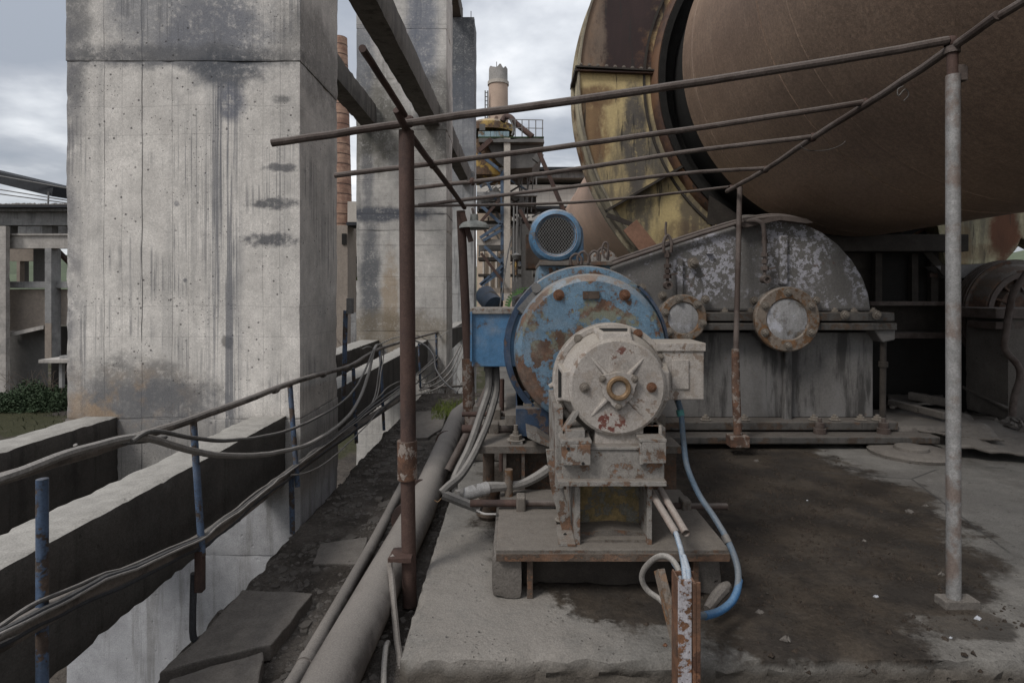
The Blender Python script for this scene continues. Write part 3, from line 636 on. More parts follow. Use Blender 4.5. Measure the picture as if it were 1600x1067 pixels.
# ------------------------------------------------------------------ walkway railing
RX = -1.55
def R(q, y): return PX(q, y, RX)
rl = thing('walkway_railing', 'walkway railing of chipped blue posts and dusty pipes on the left edge', 'railing', (RX, 3, ZW))
hand = [P(-60, 775, 1.72), R(0, 748), R(120, 713), R(250, 672), R(302, 655), R(380, 627), R(455, 598), R(505, 583), R(548, 571), R(594, 545), P(650, 528, 9.2), P(700, 515, 12.4), P(724, 509, 14)]
MB().tube(hand, .019, 10, 4, wob=.004).build('handrail', M['rail'], rl)
low = [P(-80, 1040, 1.6), R(0, 1000), R(130, 928), R(300, 852), R(380, 797), R(455, 738), R(520, 692), R(590, 645), P(625, 622, 7.7)]
MB().tube(low, .036, 14, 4, wob=.004).build('lower_rail', M['rail'], rl)
def post(a, b, r=.0175): return MB().cyl(a, b, r, 12).build('post', M['bluepost'], rl)
post(P(66, 748, 1.86), P(66, 1160, 1.86)); post(P(302, 657, 2.74), P(316, 868, 2.74), .0165)
MB().box(P(303, 862, 2.72), P(322, 920, 2.76)).build('post_sleeve', M['rust_pipe'], rl, bevel=.004)
MB().tube([P(303, 895, 2.76), P(301, 985, 2.77), P(306, 1000, 2.78)], .016, 10, 3).build('corrugated_sleeve', M['cable_dark'], rl)
post(P(453, 602, 3.94), P(465, 760, 3.94)); post(P(455, 735, 3.97), P(457, 833, 3.97), .018)
post(P(552, 575, 5.45), P(557, 692, 5.45)); post(P(594, 545, 6.7), P(600, 672, 6.7)); post(P(654, 536, 9.2), P(657, 606, 9.2)); post(P(681, 520, 11.2), P(683, 590, 11.2))
post(P(540, 485, 5.35), P(537, 625, 5.35), .022)
MB().tube([P(657, 606, 9.2), P(700, 604, 9.6), P(722, 603, 10)], .02, 8).build('cross_pipe', M['rail'], rl)
tag(MB().box(P(541, 466, 5.3), P(553, 490, 5.36)).build('switch_box', M['iron'], bevel=.004), 'small grey switch box fixed beside the far arris of the nearest pillar', 'switch box')
# cables draped along the railing
def cable(name, label, pts, r, mat='cable', sm=6, group=None, wob=.004, cat='cable'):
    return tag(MB().tube(pts, r, 8, sm, wob=wob).build(name, M[mat]), label, cat, group)
o = .03
def Q(q, y, dx=.0): return PX(q, y, RX+dx)
cable('cable', 'thickest pale cable, climbing over the handrail and sagging past the blue posts', [P(-70, 775, 1.6), Q(0, 748, .03), Q(90, 715, .04), Q(180, 688, .04), Q(235, 686, .05), Q(300, 704, .05), Q(365, 712, .05), Q(430, 707, .05), Q(490, 690, .05), Q(540, 655, .04), Q(562, 622, .04), Q(576, 583, .05), Q(584, 548, .04), Q(588, 540, .0)], .0155, 'cable_light')
cable('cable', 'dark cable sagging just above the thick pale one beside the handrail', [Q(205, 690, .06), Q(240, 674, .06), Q(300, 684, .06), Q(360, 688, .06), Q(430, 678, .06), Q(480, 660, .06), Q(530, 632, .05), Q(556, 605, .05), Q(572, 575, .06), Q(584, 546, .05)], .010, 'cable')
cable('cable', 'thin cable curling out of the cable bundle left of the second blue post', [Q(118, 695, .0), Q(124, 704, .0), Q(140, 699, .01), Q(180, 695, .01), Q(230, 690, .03), Q(260, 683, .03)], .007, 'cable')
gb = 'cables laid along the lower rail'
for k, (lab, dy, dx, r, mt) in enumerate((('uppermost cable of the bundle along the lower rail', -26, .02, .008, 'cable'), ('black cable of the bundle lying on the lower rail', -15, .04, .011, 'cable_dark'), ('pale thin cable in the bundle right above the lower rail', -9, .05, .006, 'cable_light'), ('bluish cable hanging slack below the rest of the bundle on the lower rail', 12, .03, .010, 'cable_dark'))):
    pts = []
    for j, (q, y) in enumerate(((-40, 1022), (60, 968), (165, 915), (300, 852), (345, 825), (400, 782), (455, 738), (520, 690), (585, 642), (615, 617), (650, 592), (690, 560))):
        pts.append(Q(q, y+dy*(.35+.65*abs(mn.noise(Vector((j*1.3, k*3.1, 0)))*2)) * (1.4 if q < 300 else .8), dx))
    cable('cable', lab, pts, r, mt, group=gb, wob=.012)
cable('cable', 'cable swinging under the lower rail between third and fourth blue post', [Q(455, 742, .05), Q(480, 738, .05), Q(510, 722, .05), Q(540, 696, .05), Q(575, 662, .05), Q(592, 640, .04)], .006, 'cable_light')
gl = 'thin wires looped over the handrail'
for k, (lab, pts) in enumerate((
    ('white wire loop dropping from the handrail to the lower bundle', [Q(588, 545), Q(590, 538), Q(596, 548), Q(592, 580), Q(588, 610), Q(580, 632), Q(568, 650)]),
    ('second white wire loop right beside the fourth post', [Q(586, 543), Q(594, 538), Q(600, 550), Q(596, 580), Q(592, 606), Q(586, 626), Q(572, 645)]),
    ('long wire running from the loops back along the far handrail', [Q(590, 540), Q(602, 534), P(620, 527, 8), P(650, 524, 9.2), P(672, 532, 9.8), P(690, 524, 10.5), P(705, 514, 11.4), P(722, 510, 12.4)]),
    ('curly hook of wire sticking out left of the loops', [Q(586, 546), Q(575, 542), Q(566, 545), Q(563, 541)]),
    ('wire bundle strand nearest the walkway swinging down under the far rail', [P(722, 540, 9.5), P(710, 570, 9), P(695, 590, 8.6), P(675, 603, 8.4), P(655, 610, 8.2)]),
    ('pale wire strand swinging down under the far rail', [P(726, 543, 9.5), P(713, 576, 9), P(698, 596, 8.6), P(678, 609, 8.4), P(650, 618, 8.2)]),
    ('third wire strand of the swag under the far rail', [P(719, 540, 9.6), P(705, 566, 9.2), P(690, 584, 8.7), P(672, 597, 8.5), P(660, 600, 8.3)]),
    ('green dark wire dropping from the far handrail down to the walkway', [P(648, 532, 9.1), P(665, 540, 9), P(678, 556, 8.8), P(681, 575, 8.6), P(692, 594, 8.2), P(715, 614, 7.8)]))):
    cable('wire', lab, pts, .012 if k > 3 else .007, 'cable_dark' if k == 7 else ('cable' if k in (4, 6) else 'cable_light'), group=gl, wob=.006, cat='wire')
# ------------------------------------------------------------------ pipes on the walkway
tag(MB().tube([P(430, 1200, 1.9)*1, P(500, 1100, 2.27), PZ(571-55, 1067, ZW+.12), P(655, 800, 4.22), P(708, 668, 6.9), P(716, 650, 7.3), P(728, 640, 7.6), P(765, 634, 7.7)], .113, 28).build('large_pipe', M['bigpipe']), 'thick dust-coated pipe lying on the walkway with an elbow at its far end', 'pipe')
def onw(q, y, up_=.035): return PZ(q, y, ZW+up_)
tag(MB().tube([onw(395, 1160), onw(462, 1060), onw(540, 925), onw(590, 835), onw(628, 760), onw(640, 738)], .036, 16, 3).build('thin_pipe', M['bigpipe']), 'thinner dusty pipe lying left against the thick pipe on the walkway', 'pipe')
bp_ = [o_ for o_ in bpy.data.objects if o_.name == 'large_pipe'][0]
for q, y in ((672, 772), (662, 812), (700, 690)):
    a_, b_ = P(515, 1055, 2.43), P(708, 668, 6.9); f_ = (PZ(q, y, ZW+.11).y-a_.y)/(b_.y-a_.y); c_ = a_.lerp(b_, f_); d_ = (b_-a_).normalized()
    MB().tube([c_-d_*.012, c_+d_*.012], .1165, 28).build('weld_band', M['rust_pipe'], bp_)
for q, y in ((478, 1034),):
    tag(MB().tube([onw(q-3, y+6), onw(q+4, y-7)], .042, 16).build('pipe_coupling', M['bigpipe']), 'short coupling collar on the thinner walkway pipe', 'coupling')
tag(MB().tube([onw(600, 1090), onw(600, 1045, .04), onw(603, 1012, .07), onw(606, 1004, .06)], .014, 10, 4).build('pipe_stub', M['cable_light']), 'short pale bent pipe stub between thick pipe and slab in front', 'pipe stub')
# ------------------------------------------------------------------ broken paving plates on the walkway
def slabplate(label, px, th=.05, name='paving_plate', cat='paving plate', zb=None, mat='plate'):
    top = ZW+th+.02 if zb is None else zb
    poly = [PZ(a, b, top) for a, b in px]; pts = []
    for i in range(len(poly)):
        a, b = poly[i], poly[(i+1) % len(poly)]; k = max(2, int((b-a).length/.05))
        for j in range(k):
            p = a.lerp(b, j/k); nn = mn.noise(p*9)*.012+mn.noise(p*23)*.007; d = (b-a).normalized(); pts.append((p.x-d.y*nn, p.y+d.x*nn))
    return tag(MB().prism(pts, top-th-.03, top, 'z').build(name, M[mat], bevel=.008), label, cat, 'broken plates on the walkway')
slabplate('large broken paving plate beside the lower left edge of the walkway', [(378, 920), (488, 926), (462, 962), (424, 1006), (340, 1024), (250, 1050), (262, 1036), (306, 1000)])
slabplate('front paving plate, cut off by the lower edge of the picture', [(413, 1016), (408, 1050), (395, 1110), (250, 1110), (265, 1060), (330, 1040)])
slabplate('thin flat plate at the far end of the walkway before the pipe elbow', [(648, 643), (700, 640), (692, 668), (668, 683), (648, 684)], .015)
slabplate('sunken flat plate half covered in silt between second pipe and railing', [(500, 848), (575, 838), (560, 880), (490, 880)], .002)
# ------------------------------------------------------------------ loose rubble and plants (stuff)
def chunk(m, c, s, seed):
    rnd = random.Random(seed); vs = []
    for (x, y, z) in ((1, 0, -.3), (0, 1, -.3), (-1, 0, -.3), (0, -1, -.3), (0, 0, .75), (.6, .6, .2), (-.6, -.5, .3)):
        vs.append((c[0]+s*x*rnd.uniform(.5, 1.2), c[1]+s*y*rnd.uniform(.5, 1.2), c[2]+s*z*rnd.uniform(.4, 1.0)))
    m.add(vs, [(0, 1, 5), (0, 5, 4), (5, 1, 4), (1, 2, 4), (2, 6, 4), (2, 3, 6), (6, 3, 4), (3, 0, 4), (0, 3, 2, 1)])
m = MB(); rnd = random.Random(3)
for i in range(5200):
    y = rnd.uniform(1.9, 9.5)**1; x = rnd.uniform(-1.60, -.52)
    dens = mn.noise(Vector((x*3, y*1.6, 4)))
    if dens < -.05 and rnd.random() < .8: continue
    s = rnd.choice((.005, .007, .009, .012, .018, .026))*rnd.uniform(.7, 1.2); chunk(m, (x, y, wz(x, y)), s, i)
kind(m.build('gravel', M['stone']), 'stuff', 'loose dark gravel scattered over the walkway', 'gravel')
m = MB()
for i in range(330):
    y = rnd.uniform(2.2, 8.5); x = rnd.uniform(-1.55, -1.05) if i % 3 else rnd.uniform(-1.1, -.62)
    if mn.noise(Vector((x*2, y*1.3, 9))) < -.1: continue
    s = rnd.choice((.012, .016, .022, .03, .045))*rnd.uniform(.7, 1.2); z = wz(x, y); k = rnd.randint(5, 7); a0 = rnd.uniform(0, 6)
    pl = [(x+s*cos(a0+2*pi*q/k)*rnd.uniform(.35, 1.3), y+s*1.5*sin(a0+2*pi*q/k)*rnd.uniform(.35, 1.2)) for q in range(k)]
    m.prism(pl, z-.01, z+s*.18+.004, 'z')
kind(m.build('concrete_fragments', M['frag']), 'stuff', 'flat pale concrete chips strewn over the walkway silt', 'fragments')
m = MB()
for i in range(4200):
    a = rnd.gauss(0, 1); b = rnd.gauss(0, 1); x = 1.75+a*.5+.15*b; y = 3.95+b*.7
    if i % 3 == 0: x = rnd.uniform(.9, 2.6); y = rnd.uniform(2.6, 5.6)
    if mn.noise(Vector((x*4, y*4, 1))) < -.12: continue
    chunk(m, (x, y, .0), rnd.choice((.005, .007, .009, .013, .02))*rnd.uniform(.8, 1.2), i)
for i in range(420):
    x = rnd.uniform(-.1, .5); y = rnd.uniform(3.6, 4.8); chunk(m, (x, y, .0), rnd.uniform(.004, .012), i)
kind(m.build('debris_crumbs', M['leaf']), 'stuff', 'dark crumbs and rotten leaves on the damp silt of the slab', 'debris')
gs = 'pale scraps and stones lying on the slab'
def stone(label, q, y, s, mat='stone', name='stone', sq=(1, .8, .5)):
    c = PZ(q, y, 0); m = MB(); chunk(m, (c.x, c.y, s*.2), s, q); chunk(m, (c.x+s*.4, c.y, s*.2), s*.7, q+y)
    return tag(m.build(name, M[mat]), label, name.replace('_', ' '), gs)
for lab, q, y, s, mt, nm in (('crumpled white scrap in the middle of the dark silt', 1368, 932, .018, 'paper', 'paper_scrap'), ('white scrap right of the galvanised post foot', 1527, 966, .018, 'paper', 'paper_scrap'),
    ('small white crumb left of the galvanised post, far out on the silt', 1261, 782, .01, 'paper', 'paper_scrap'), ('tiny white crumb on the pale front part of the slab', 1485, 996, .009, 'paper', 'paper_scrap'),
    ('round pebble left of the galvanised post foot', 1471, 898, .024, 'plate', 'stone'), ('brownish stone on the edge of the pale dry patch', 1445, 791, .028, 'plate', 'stone'), ('flat dark stone left of the brownish one', 1420, 800, .036, 'stone', 'stone'),
    ('tan leaf-like flake below the loop of blue hose', 1186, 956, .022, 'plate', 'stone'), ('small brown pebble beside the foot of the rusty front post', 1038, 1008, .014, 'bolt_rust', 'stone'), ('dark lump on the front part of the silt', 1228, 1000, .028, 'stone', 'stone'),
    ('grey pebble half way between hose and galvanised post', 1350, 845, .016, 'plate', 'stone'), ('dark lump at the back of the silt near the gearbox', 1181, 720, .03, 'stone', 'stone')): stone(lab, q, y, s, mt, nm)
def tufts(name, label, boxes, n, mat, hgt, seed, cat='grass', wdt=.004):
    m = MB(); r = random.Random(seed)
    for i in range(n):
        a, b, z = r.choice(boxes); x = r.uniform(a[0], b[0]); y = r.uniform(a[1], b[1]); h = hgt*r.uniform(.4, 1.2); lx, ly = r.gauss(0, .4)*h, r.gauss(0, .4)*h; w = wdt*r.uniform(.6, 1.4); an = r.uniform(0, pi)
        dx, dy = cos(an)*w, sin(an)*w
        m.add([(x-dx, y-dy, z), (x+dx, y+dy, z), (x+lx*.4+dx*.7, y+ly*.4+dy*.7, z+h*.6), (x+lx*.4-dx*.7, y+ly*.4-dy*.7, z+h*.6), (x+lx, y+ly, z+h)], [(0, 1, 2, 3), (3, 2, 4)])
    return kind(m.build(name, M[mat]), 'stuff', label, cat)
def gb_(q, y, w, dd, z=ZW):
    c = PZ(q, y, z); return ((c.x-w, c.y-dd), (c.x+w, c.y+dd), z)
tufts('grass', 'mossy green tufts growing along the far end of the thick pipe', [gb_(700, 640, .2, .5), gb_(752, 634, .25, .5), gb_(768, 634, .15, .4), gb_(690, 650, .1, .4)], 1600, 'grass', .10, 5)
# bare saplings between far walkway and second pillar
def twigs(label, base, n, h, sp, seed, name='bare_shrub', r0=.008, mat='twig', levels=2, up_=1.0):
    m = MB(); r = random.Random(seed)
    def grow(p, d, L, rad, lv):
        pts = [p]; q = p
        for k in range(4): d = (d+Vector((r.gauss(0, .16), r.gauss(0, .16), r.gauss(.04, .1)))).normalized(); q = q+d*L/4; pts.append(q)
        m.tube(pts, [rad*(1-.2*k) for k in range(5)], 4, caps=False)
        if lv:
            for k in range(3): b = pts[r.choice((1, 2, 3))]; grow(b, (d+Vector((r.gauss(0, .6), r.gauss(0, .6), r.gauss(.2, .3)))).normalized(), L*.5, rad*.55, lv-1)
    for i in range(n): grow(Vector(base)+Vector((r.uniform(-sp, sp), r.uniform(-sp, sp), 0)), Vector((r.gauss(0, .35), r.gauss(0, .35), up_)).normalized(), h*r.uniform(.6, 1), r0, levels)
    return tag(m.build(name, M[mat]), label, 'shrub')
twigs('leafless twigs rising beyond the far railing between second and third pillar', (px_(690, 10.2), 10.3, ZW-.3), 16, .75, .35, 4)
twigs('leafless sapling in the gap behind the nearest pillar', (px_(551, 17), 17, ZG+2.4), 10, 1.6, .4, 8, r0=.015)
twigs('dry twigs beside the foot of the nearest pillar on the yard', (px_(85, 9), 9.2, H-2.9), 9, .9, .35, 12)
tufts('yard_grass', 'patches of green grass on the yard far below the walkway', [((-28, 14), (-12, 34), ZG), ((-4, 8), (-1.6, 14), ZG)], 3500, 'yardgrass', .22, 9, wdt=.02)
# ------------------------------------------------------------------ rotary kiln and gear housing
K = (KX, 0, KZ)
kn = thing('rotary_kiln', 'huge rust-brown rotary kiln cylinder passing overhead at the upper right', 'kiln', (KX, 7, KZ))
MB().lathe(K, [(-7, 0), (-7, KR), (-3.02, KR), (-3.02, KR+.006), (-2.98, KR+.006), (-2.98, KR), (1.2, KR), (4.88, KR), (4.88, KR+.007), (4.93, KR+.007), (4.93, KR), (6.97, KR), (7.0, KR-.05), (7.0, 1.9)], 160).build('shell', M['kiln'], kn)
for yy in (1.9, 4.45, 6.60):
    MB().lathe(K, [(yy-.012, KR-.002), (yy-.006, KR+.003), (yy+.006, KR+.003), (yy+.012, KR-.002)], 160).build('weld_seam', M['kiln'], kn)
MB().lathe(K, [(6.99, KR-.03), (7.1, KR-.09), (8.4, KR-.09)], 96).build('greased_neck', M['grease'], kn)
MB().lathe(K, [(8.4, KR-.02), (8.4, KR+.03), (10.5, KR+.03), (10.5, KR), (34, KR)], 96).build('far_shell', M['kiln_far'], kn)
gh = thing('gear_housing', 'streaked ochre girth gear housing around the kiln, patched with dark rust', 'gear housing', (KX, 7.9, KZ))
HF, HB, HO, HI = 7.6, 8.2, 3.32, 2.27
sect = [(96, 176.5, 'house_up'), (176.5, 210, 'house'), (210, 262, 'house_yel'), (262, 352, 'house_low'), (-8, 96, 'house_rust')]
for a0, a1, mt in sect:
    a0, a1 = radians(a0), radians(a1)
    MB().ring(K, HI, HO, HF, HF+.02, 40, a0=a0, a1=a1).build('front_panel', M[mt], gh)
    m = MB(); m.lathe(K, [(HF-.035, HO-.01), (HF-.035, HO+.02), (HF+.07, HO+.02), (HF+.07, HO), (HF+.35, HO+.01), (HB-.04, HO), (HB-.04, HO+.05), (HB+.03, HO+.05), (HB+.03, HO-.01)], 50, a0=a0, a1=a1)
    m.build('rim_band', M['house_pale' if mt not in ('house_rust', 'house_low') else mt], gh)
MB().ring(K, HI, HO, HB, HB+.02, 96).build('back_panel', M['house'], gh)
m = MB(); m.lathe(K, [(HF, HI+.1), (HF-.09, HI+.07), (HF-.12, HI+.03), (HF-.10, HI-.01), (HF+.1, HI-.02)], 96); m.build('inner_lip', M['house_rust'], gh)
MB().ring(K, 1.85, HI+.05, HF+.12, HF+.13, 96).build('seal_plate', M['grease'], gh)
m = MB(); m.ring(K, HI+.17, HI+.20, HF-.03, HF, 96); m.build('lip_weld', M['darksteel'], gh)
def radial(a, r0, r1, w, t_, y0, y1, mat, nm='joint_flange'):
    a = radians(a); c, s_ = cos(a), sin(a); p = Vector((KX+c*r0, (y0+y1)/2, KZ+s_*r0)); q = Vector((KX+c*r1, (y0+y1)/2, KZ+s_*r1))
    return MB().bar(p, q, abs(y1-y0), w, up=(-s_, 0, c)).build(nm, M[mat], gh)
radial(177.0, HI+.05, HO+.05, .02, 0, HF-.09, HF-.0, 'darksteel'); radial(177.7, HI+.05, HO+.04, .018, 0, HF-.07, HF-.0, 'house_rust')
radial(177.3, HO+.0, HO+.06, .07, 0, HF-.06, HB+.05, 'darksteel', 'joint_flange')
radial(210.3, HI-.02, HO+.12, .03, 0, HF-.14, HF-.0, 'darksteel'); radial(263, HI-.02, HO, .05, 0, HF-.1, HF, 'darksteel')
for k in range(9):
    a = radians(176.2); r_ = HI+.12+k*.115
    inst('bolt', BOLT, gh, (KX+cos(a)*r_, HF-.03, KZ+sin(a)*r_-.0), (0, 0, 0))
m = MB(); m.bar(P(984, 352, 7.3), P(1042, 424, 7.3), .22, .035, up=(0, 1, 0)); m.build('cover_strip', M['cover_brown'], gh)
MB().bar(P(948, 336, 7.4), P(990, 352, 7.4), .03, .06).build('strip_hinge', M['darksteel'], gh)
m = MB(); m.lathe(K, [(HF-.16, HI-.06), (HF-.16, HI+.02), (HF-.02, HI+.02)], 60, a0=radians(150), a1=radians(375)); m.build('grease_band', M['grease'], gh)
# hanging scrap bracket at the lip
m = MB(); m.add([P(1108, 305, 7.3), P(1160, 340, 7.3), P(1128, 352, 7.35), P(1104, 350, 7.35), P(1108, 305, 7.4), P(1160, 340, 7.4), P(1128, 352, 7.45), P(1104, 350, 7.45)], [(0, 1, 2, 3), (7, 6, 5, 4), (0, 4, 5, 1), (1, 5, 6, 2), (2, 6, 7, 3), (3, 7, 4, 0)]); m.build('torn_bracket', M['darksteel'], gh)
# ------------------------------------------------------------------ dark pier, drive station and wall under the kiln
t = thing('kiln_pier', 'pier of grimy steel and concrete, coloured dark for the shade, with black square openings under the kiln', 'pier', P(1450, 600, 9.0))
MB().rough(P(1180, 640, 7.5)+Vector((0, 0, 0)), P(1900, 414, 8.0), .2, .01, .03).build('wall', M['darksteel'], t)  # shade under the kiln is put into this wall's dark colour
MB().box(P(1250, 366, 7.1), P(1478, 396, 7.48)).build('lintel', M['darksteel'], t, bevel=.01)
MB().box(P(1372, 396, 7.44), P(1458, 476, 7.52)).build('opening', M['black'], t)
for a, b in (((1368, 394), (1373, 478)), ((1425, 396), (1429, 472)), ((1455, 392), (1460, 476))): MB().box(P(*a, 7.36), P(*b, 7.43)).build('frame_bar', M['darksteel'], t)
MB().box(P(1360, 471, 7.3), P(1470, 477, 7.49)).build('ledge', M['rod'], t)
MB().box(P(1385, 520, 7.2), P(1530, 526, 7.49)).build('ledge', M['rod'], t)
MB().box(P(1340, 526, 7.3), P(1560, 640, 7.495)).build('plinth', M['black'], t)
MB().bar(P(1451, 430, 7.3), P(1464, 430, 7.3), .04, .05).build('hinge', M['rust_pipe'], t)
MB().box(P(1300, 396, 7.485), P(1478, 420, 7.6)).build('web_plate', M['darksteel'], t)
t2 = thing('burner_hood_casing', 'pale yellow sheet casing with rust patch seen below the kiln at the right', 'casing', P(1530, 410, 7.4))
poly = [(1462, 340), (1640, 330), (1640, 395), (1596, 372), (1588, 390), (1568, 412), (1478, 414)]
MB().prism([(P(a, b, 7.3).x, P(a, b, 7.3).z) for a, b in poly], 7.3, 7.55).build('casing_sheet', M['casing'], t2, bevel=.01)
MB().prism([(P(a, b, 7.2).x, P(a, b, 7.2).z) for a, b in [(1462, 416), (1575, 410), (1580, 416), (1520, 434), (1485, 434)]], 7.2, 7.4).build('drip_ledge', M['iron'], t2)
MB().bar(P(1478, 428, 7.2), P(1440, 385, 7.3), .05, .08).build('slanting_brace', M['darksteel'], t2)
t = thing('roller_station', 'dark round support roller with grey bearing block at the right picture edge', 'support roller', PZ(1590, 625, 0))
c = P(1600, 489, 6.9)
MB().lathe(c, [(0, 0), (0, .24), (-.04, .25), (-.04, .34), (.03, .36), (.03, .44), (-.06, .46), (-.06, .52), (-.02, .55), (.1, .60), (.1, .64), (.32, .64), (.32, .5), (.6, .5), (.6, 0)], 64).build('roller', M['drum_rust'], t)
for k in range(14):
    a = 2*pi*k/14; MB().bar(c+Vector((cos(a)*.26, -.05, sin(a)*.26)), c+Vector((cos(a)*.42, .02, sin(a)*.42)), .02, .06, up=(0, 1, 0)).build('rib', M['drum_rust'], t)
for k in range(4):
    MB().ring(c, .60, .655, .12+k*.05, .135+k*.05, 56).build('outer_rib', M['rod'], t)
MB().ring(c, .44, .50, -.08, -.03, 64).build('polished_ring', M['rod'], t)
MB().rough(P(1575, 497, 6.3), P(1680, 640, 6.9), .05, .004, .012).build('bearing_block', M['plate'], t)
MB().box(P(1556, 482, 6.25), P(1680, 494, 6.9)).build('block_cap', M['rod'], t, bevel=.005); MB().box(P(1556, 503, 6.3), P(1580, 511, 6.7)).build('flange', M['rod'], t, bevel=.005)
MB().tube([P(1606, 425, 6.1), P(1585, 455, 6.1), P(1578, 480, 6.15), P(1572, 520, 6.15), P(1570, 545, 6.15), P(1590, 570, 6.15), P(1594, 590, 6.15), P(1585, 620, 6.15), P(1582, 650, 6.15)], .034, 12, 4).build('flexible_pipe', M['rod'], t)
# dark wall added behind the pier to keep the region under the kiln dark
tag(MB().rough((3.0, 13.2, 0), (9.6, 13.7, 1.9), .3, .01, .03).build('added_dark_wall', M['darksteel']), 'black wall added behind the pier to darken the region under the kiln', 'wall')
# ------------------------------------------------------------------ gearbox
def G(q, y, d=dG): return P(q, y, d)
gx = thing('gearbox', 'big grey gearbox with flaking paint and two round bolted covers', 'gearbox', PZ(1200, 690, 0))
def gp(poly, a, b, nm, mt='gear', bev=.012): return MB().prism([(G(x, y).x, G(x, y).z) for x, y in poly], a, b).build(nm, M[mt], gx, bevel=bev)
top = [(930, 430), (955, 416), (1010, 397), (1060, 380), (1110, 364), (1150, 352), (1185, 344), (1215, 341), (1240, 343), (1262, 349), (1290, 362), (1315, 381), (1338, 407), (1354, 434), (1363, 460), (1367, 487)]
gp([(900, 487), (900, 445)]+top, dG+.05, dG+1.35, 'upper_casing', bev=.03)
gp([(900, 655), (900, 520)]+[(1372, 520), (1372, 655)], dG+.08, dG+1.3, 'lower_casing')
gp([(890, 488), (1388, 488), (1388, 501), (890, 501)], dG-.10, dG+1.45, 'upper_flange', 'gear_dark', bev=.008)
gp([(890, 504), (1391, 504), (1391, 515), (890, 515)], dG-.11, dG+1.46, 'lower_flange', 'gear_dark', bev=.008)
gp([(1358, 515), (1391, 515), (1391, 530), (1372, 534)], dG-.08, dG+1.3, 'flange_lug')
gp([(880, 655), (1392, 655), (1392, 668), (880, 668)], dG-.12, dG+1.4, 'foot_flange', 'gear_dark')
gp([(870, 671), (1436, 671), (1436, 682), (870, 682)], dG-.30, dG+1.5, 'base_plate', 'gear_dark')
MB().box((G(880, 700).x, dG-.1, .0), (G(1410, 700).x, dG+1.3, G(0, 683).z)).build('base_plinth', M['black'], gx)
m = MB(); lid = [Vector((G(x, y).x, 0, G(x, y).z)) for x, y in top[:10]]
for off, up_, r in ((dG-.0, .015, .02), (dG+.10, .045, .018)):
    MB().tube([p+Vector((0, off, up_)) for p in lid], r, 10, 3).build('lid_pipe', M['rod'], gx)
lid2 = [Vector((G(x, y).x, dG+.02, G(x, y).z)) for x, y in ((1230, 340), (1250, 343), (1263, 348), (1250, 347), (1232, 346))]
MB().lathe((G(1190, 345).x, dG+.35, G(0, 345).z), [(0, .13), (.03, .14), (.06, .13), (.06, .085), (.10, .085), (.10, 0)], 24, 'z').build('breather_cap', M['plate'], gx)
m = MB(); m.prism([(G(x, y).x, G(x, y).z) for x, y in ((1150, 352), (1215, 338), (1255, 343), (1266, 349), (1255, 350), (1215, 345), (1160, 357))], dG-.06, dG+1.38); m.build('inspection_lid', M['rod'], gx)
def rib(q0, y0, q1, y1, w=.045): MB().box(G(q0-3, y0, dG), G(q1+3, y1, dG+.09)).build('rib', M['gear'], gx, bevel=.015)
rib(1222, 368, 1222, 445); rib(1061, 404, 1061, 487); rib(1229, 548, 1229, 655); rib(1108, 395, 1108, 398)
def cover(q, y, ro, ri, nb, off):
    c = G(q, y, dG-.16); R0, R1 = ro/F*(dG-.16), ri/F*(dG-.16)
    hb_ = MB().lathe(c, [(.30, R0*.93), (.02, R0*.93)], 48).build('cover_boss', M['gear'], gx)
    cr = MB().lathe(c, [(.06, R0), (.012, R0), (0, R0-.012), (0, R1+.012), (.012, R1), (.05, R1)], 64).build('cover_ring', M['cover_rust'], gx)
    MB().lathe(c, [(.018, R1+.004), (.012, R1*.9), (.010, 0)], 48).build('cover_plate', M['lens'], cr)
    for k in range(nb):
        a = 2*pi*k/nb+off; inst('bolt', BOLT_L, cr, (c.x+cos(a)*(R0+R1)/2, c.y, c.z+sin(a)*(R0+R1)/2), (0, a, 0), .95)
cover(1231, 499, 51, 32, 6, pi/2); cover(1068, 497, 37, 24, 6, pi/2+.25)
for q, y in ((1083, 411), (1178, 470), (1275, 470), (1102, 468), (978, 438), (1035, 462), (1320, 492), (1370, 492), (1003, 450)): inst('bolt', BOLT_L, gx, G(q, y, dG-.0 if y < 480 else dG-.12), (0, .3, 0), 1.3 if q == 1083 else 1.0)
for q in (985, 1030, 1130, 1170, 1300, 1330, 1360): inst('bolt', BOLT_L, gx, Vector((G(q, 500).x, dG-.05, G(0, 487).z)), UPR, 1.0)
for q in (1100, 1160, 1268, 1300, 1366, 1340): inst('bolt', BOLT_L, gx, Vector((G(q, 655).x, dG-.05, G(0, 654).z)), UPR, 1.2)
MB().cyl(G(1380, 530), G(1379, 655), .03, 12).build('drain_pipe', M['darksteel'], gx); MB().cyl(G(1380, 565), G(1380, 573), .045, 12).build('pipe_coupling', M['darksteel'], gx)
for q in (1268, 1365):
    MB().lathe(Vector((G(q, 660).x, dG-.16, G(0, 672).z)), [(0, .06), (.06, .06), (.06, .045), (.12, .045), (.12, .02), (.16, .02), (.16, 0)], 12, 'z').build('oil_valve', M['rod'], gx)
def tap(q, y0, y1, name='oil_cock'):
    t_ = MB(); x = G(q, 0, dG-.08).x
    t_.cyl((x, dG-.08, G(0, y0).z), (x, dG-.08, G(0, y1).z), .016, 10)
    for f, r in ((.15, .03), (.45, .035), (.6, .028), (.75, .04)):
        z = G(0, y0+(y1-y0)*f).z; t_.cyl((x, dG-.08, z-.02), (x, dG-.08, z+.02), r, 6)
    z = G(0, y1).z; t_.lathe((x, dG-.14, z), [(0, .022), (0, .042), (.09, .042), (.09, 0)], 14); t_.lathe((x, dG-.141, z), [(.02, .0), (.02, .022), (0, .022)], 14)
    t_.bar((x, dG-.08, z+.1), (x+.1, dG-.1, z+.12), .012, .02)
    return t_.build(name, M['rod'], gx)
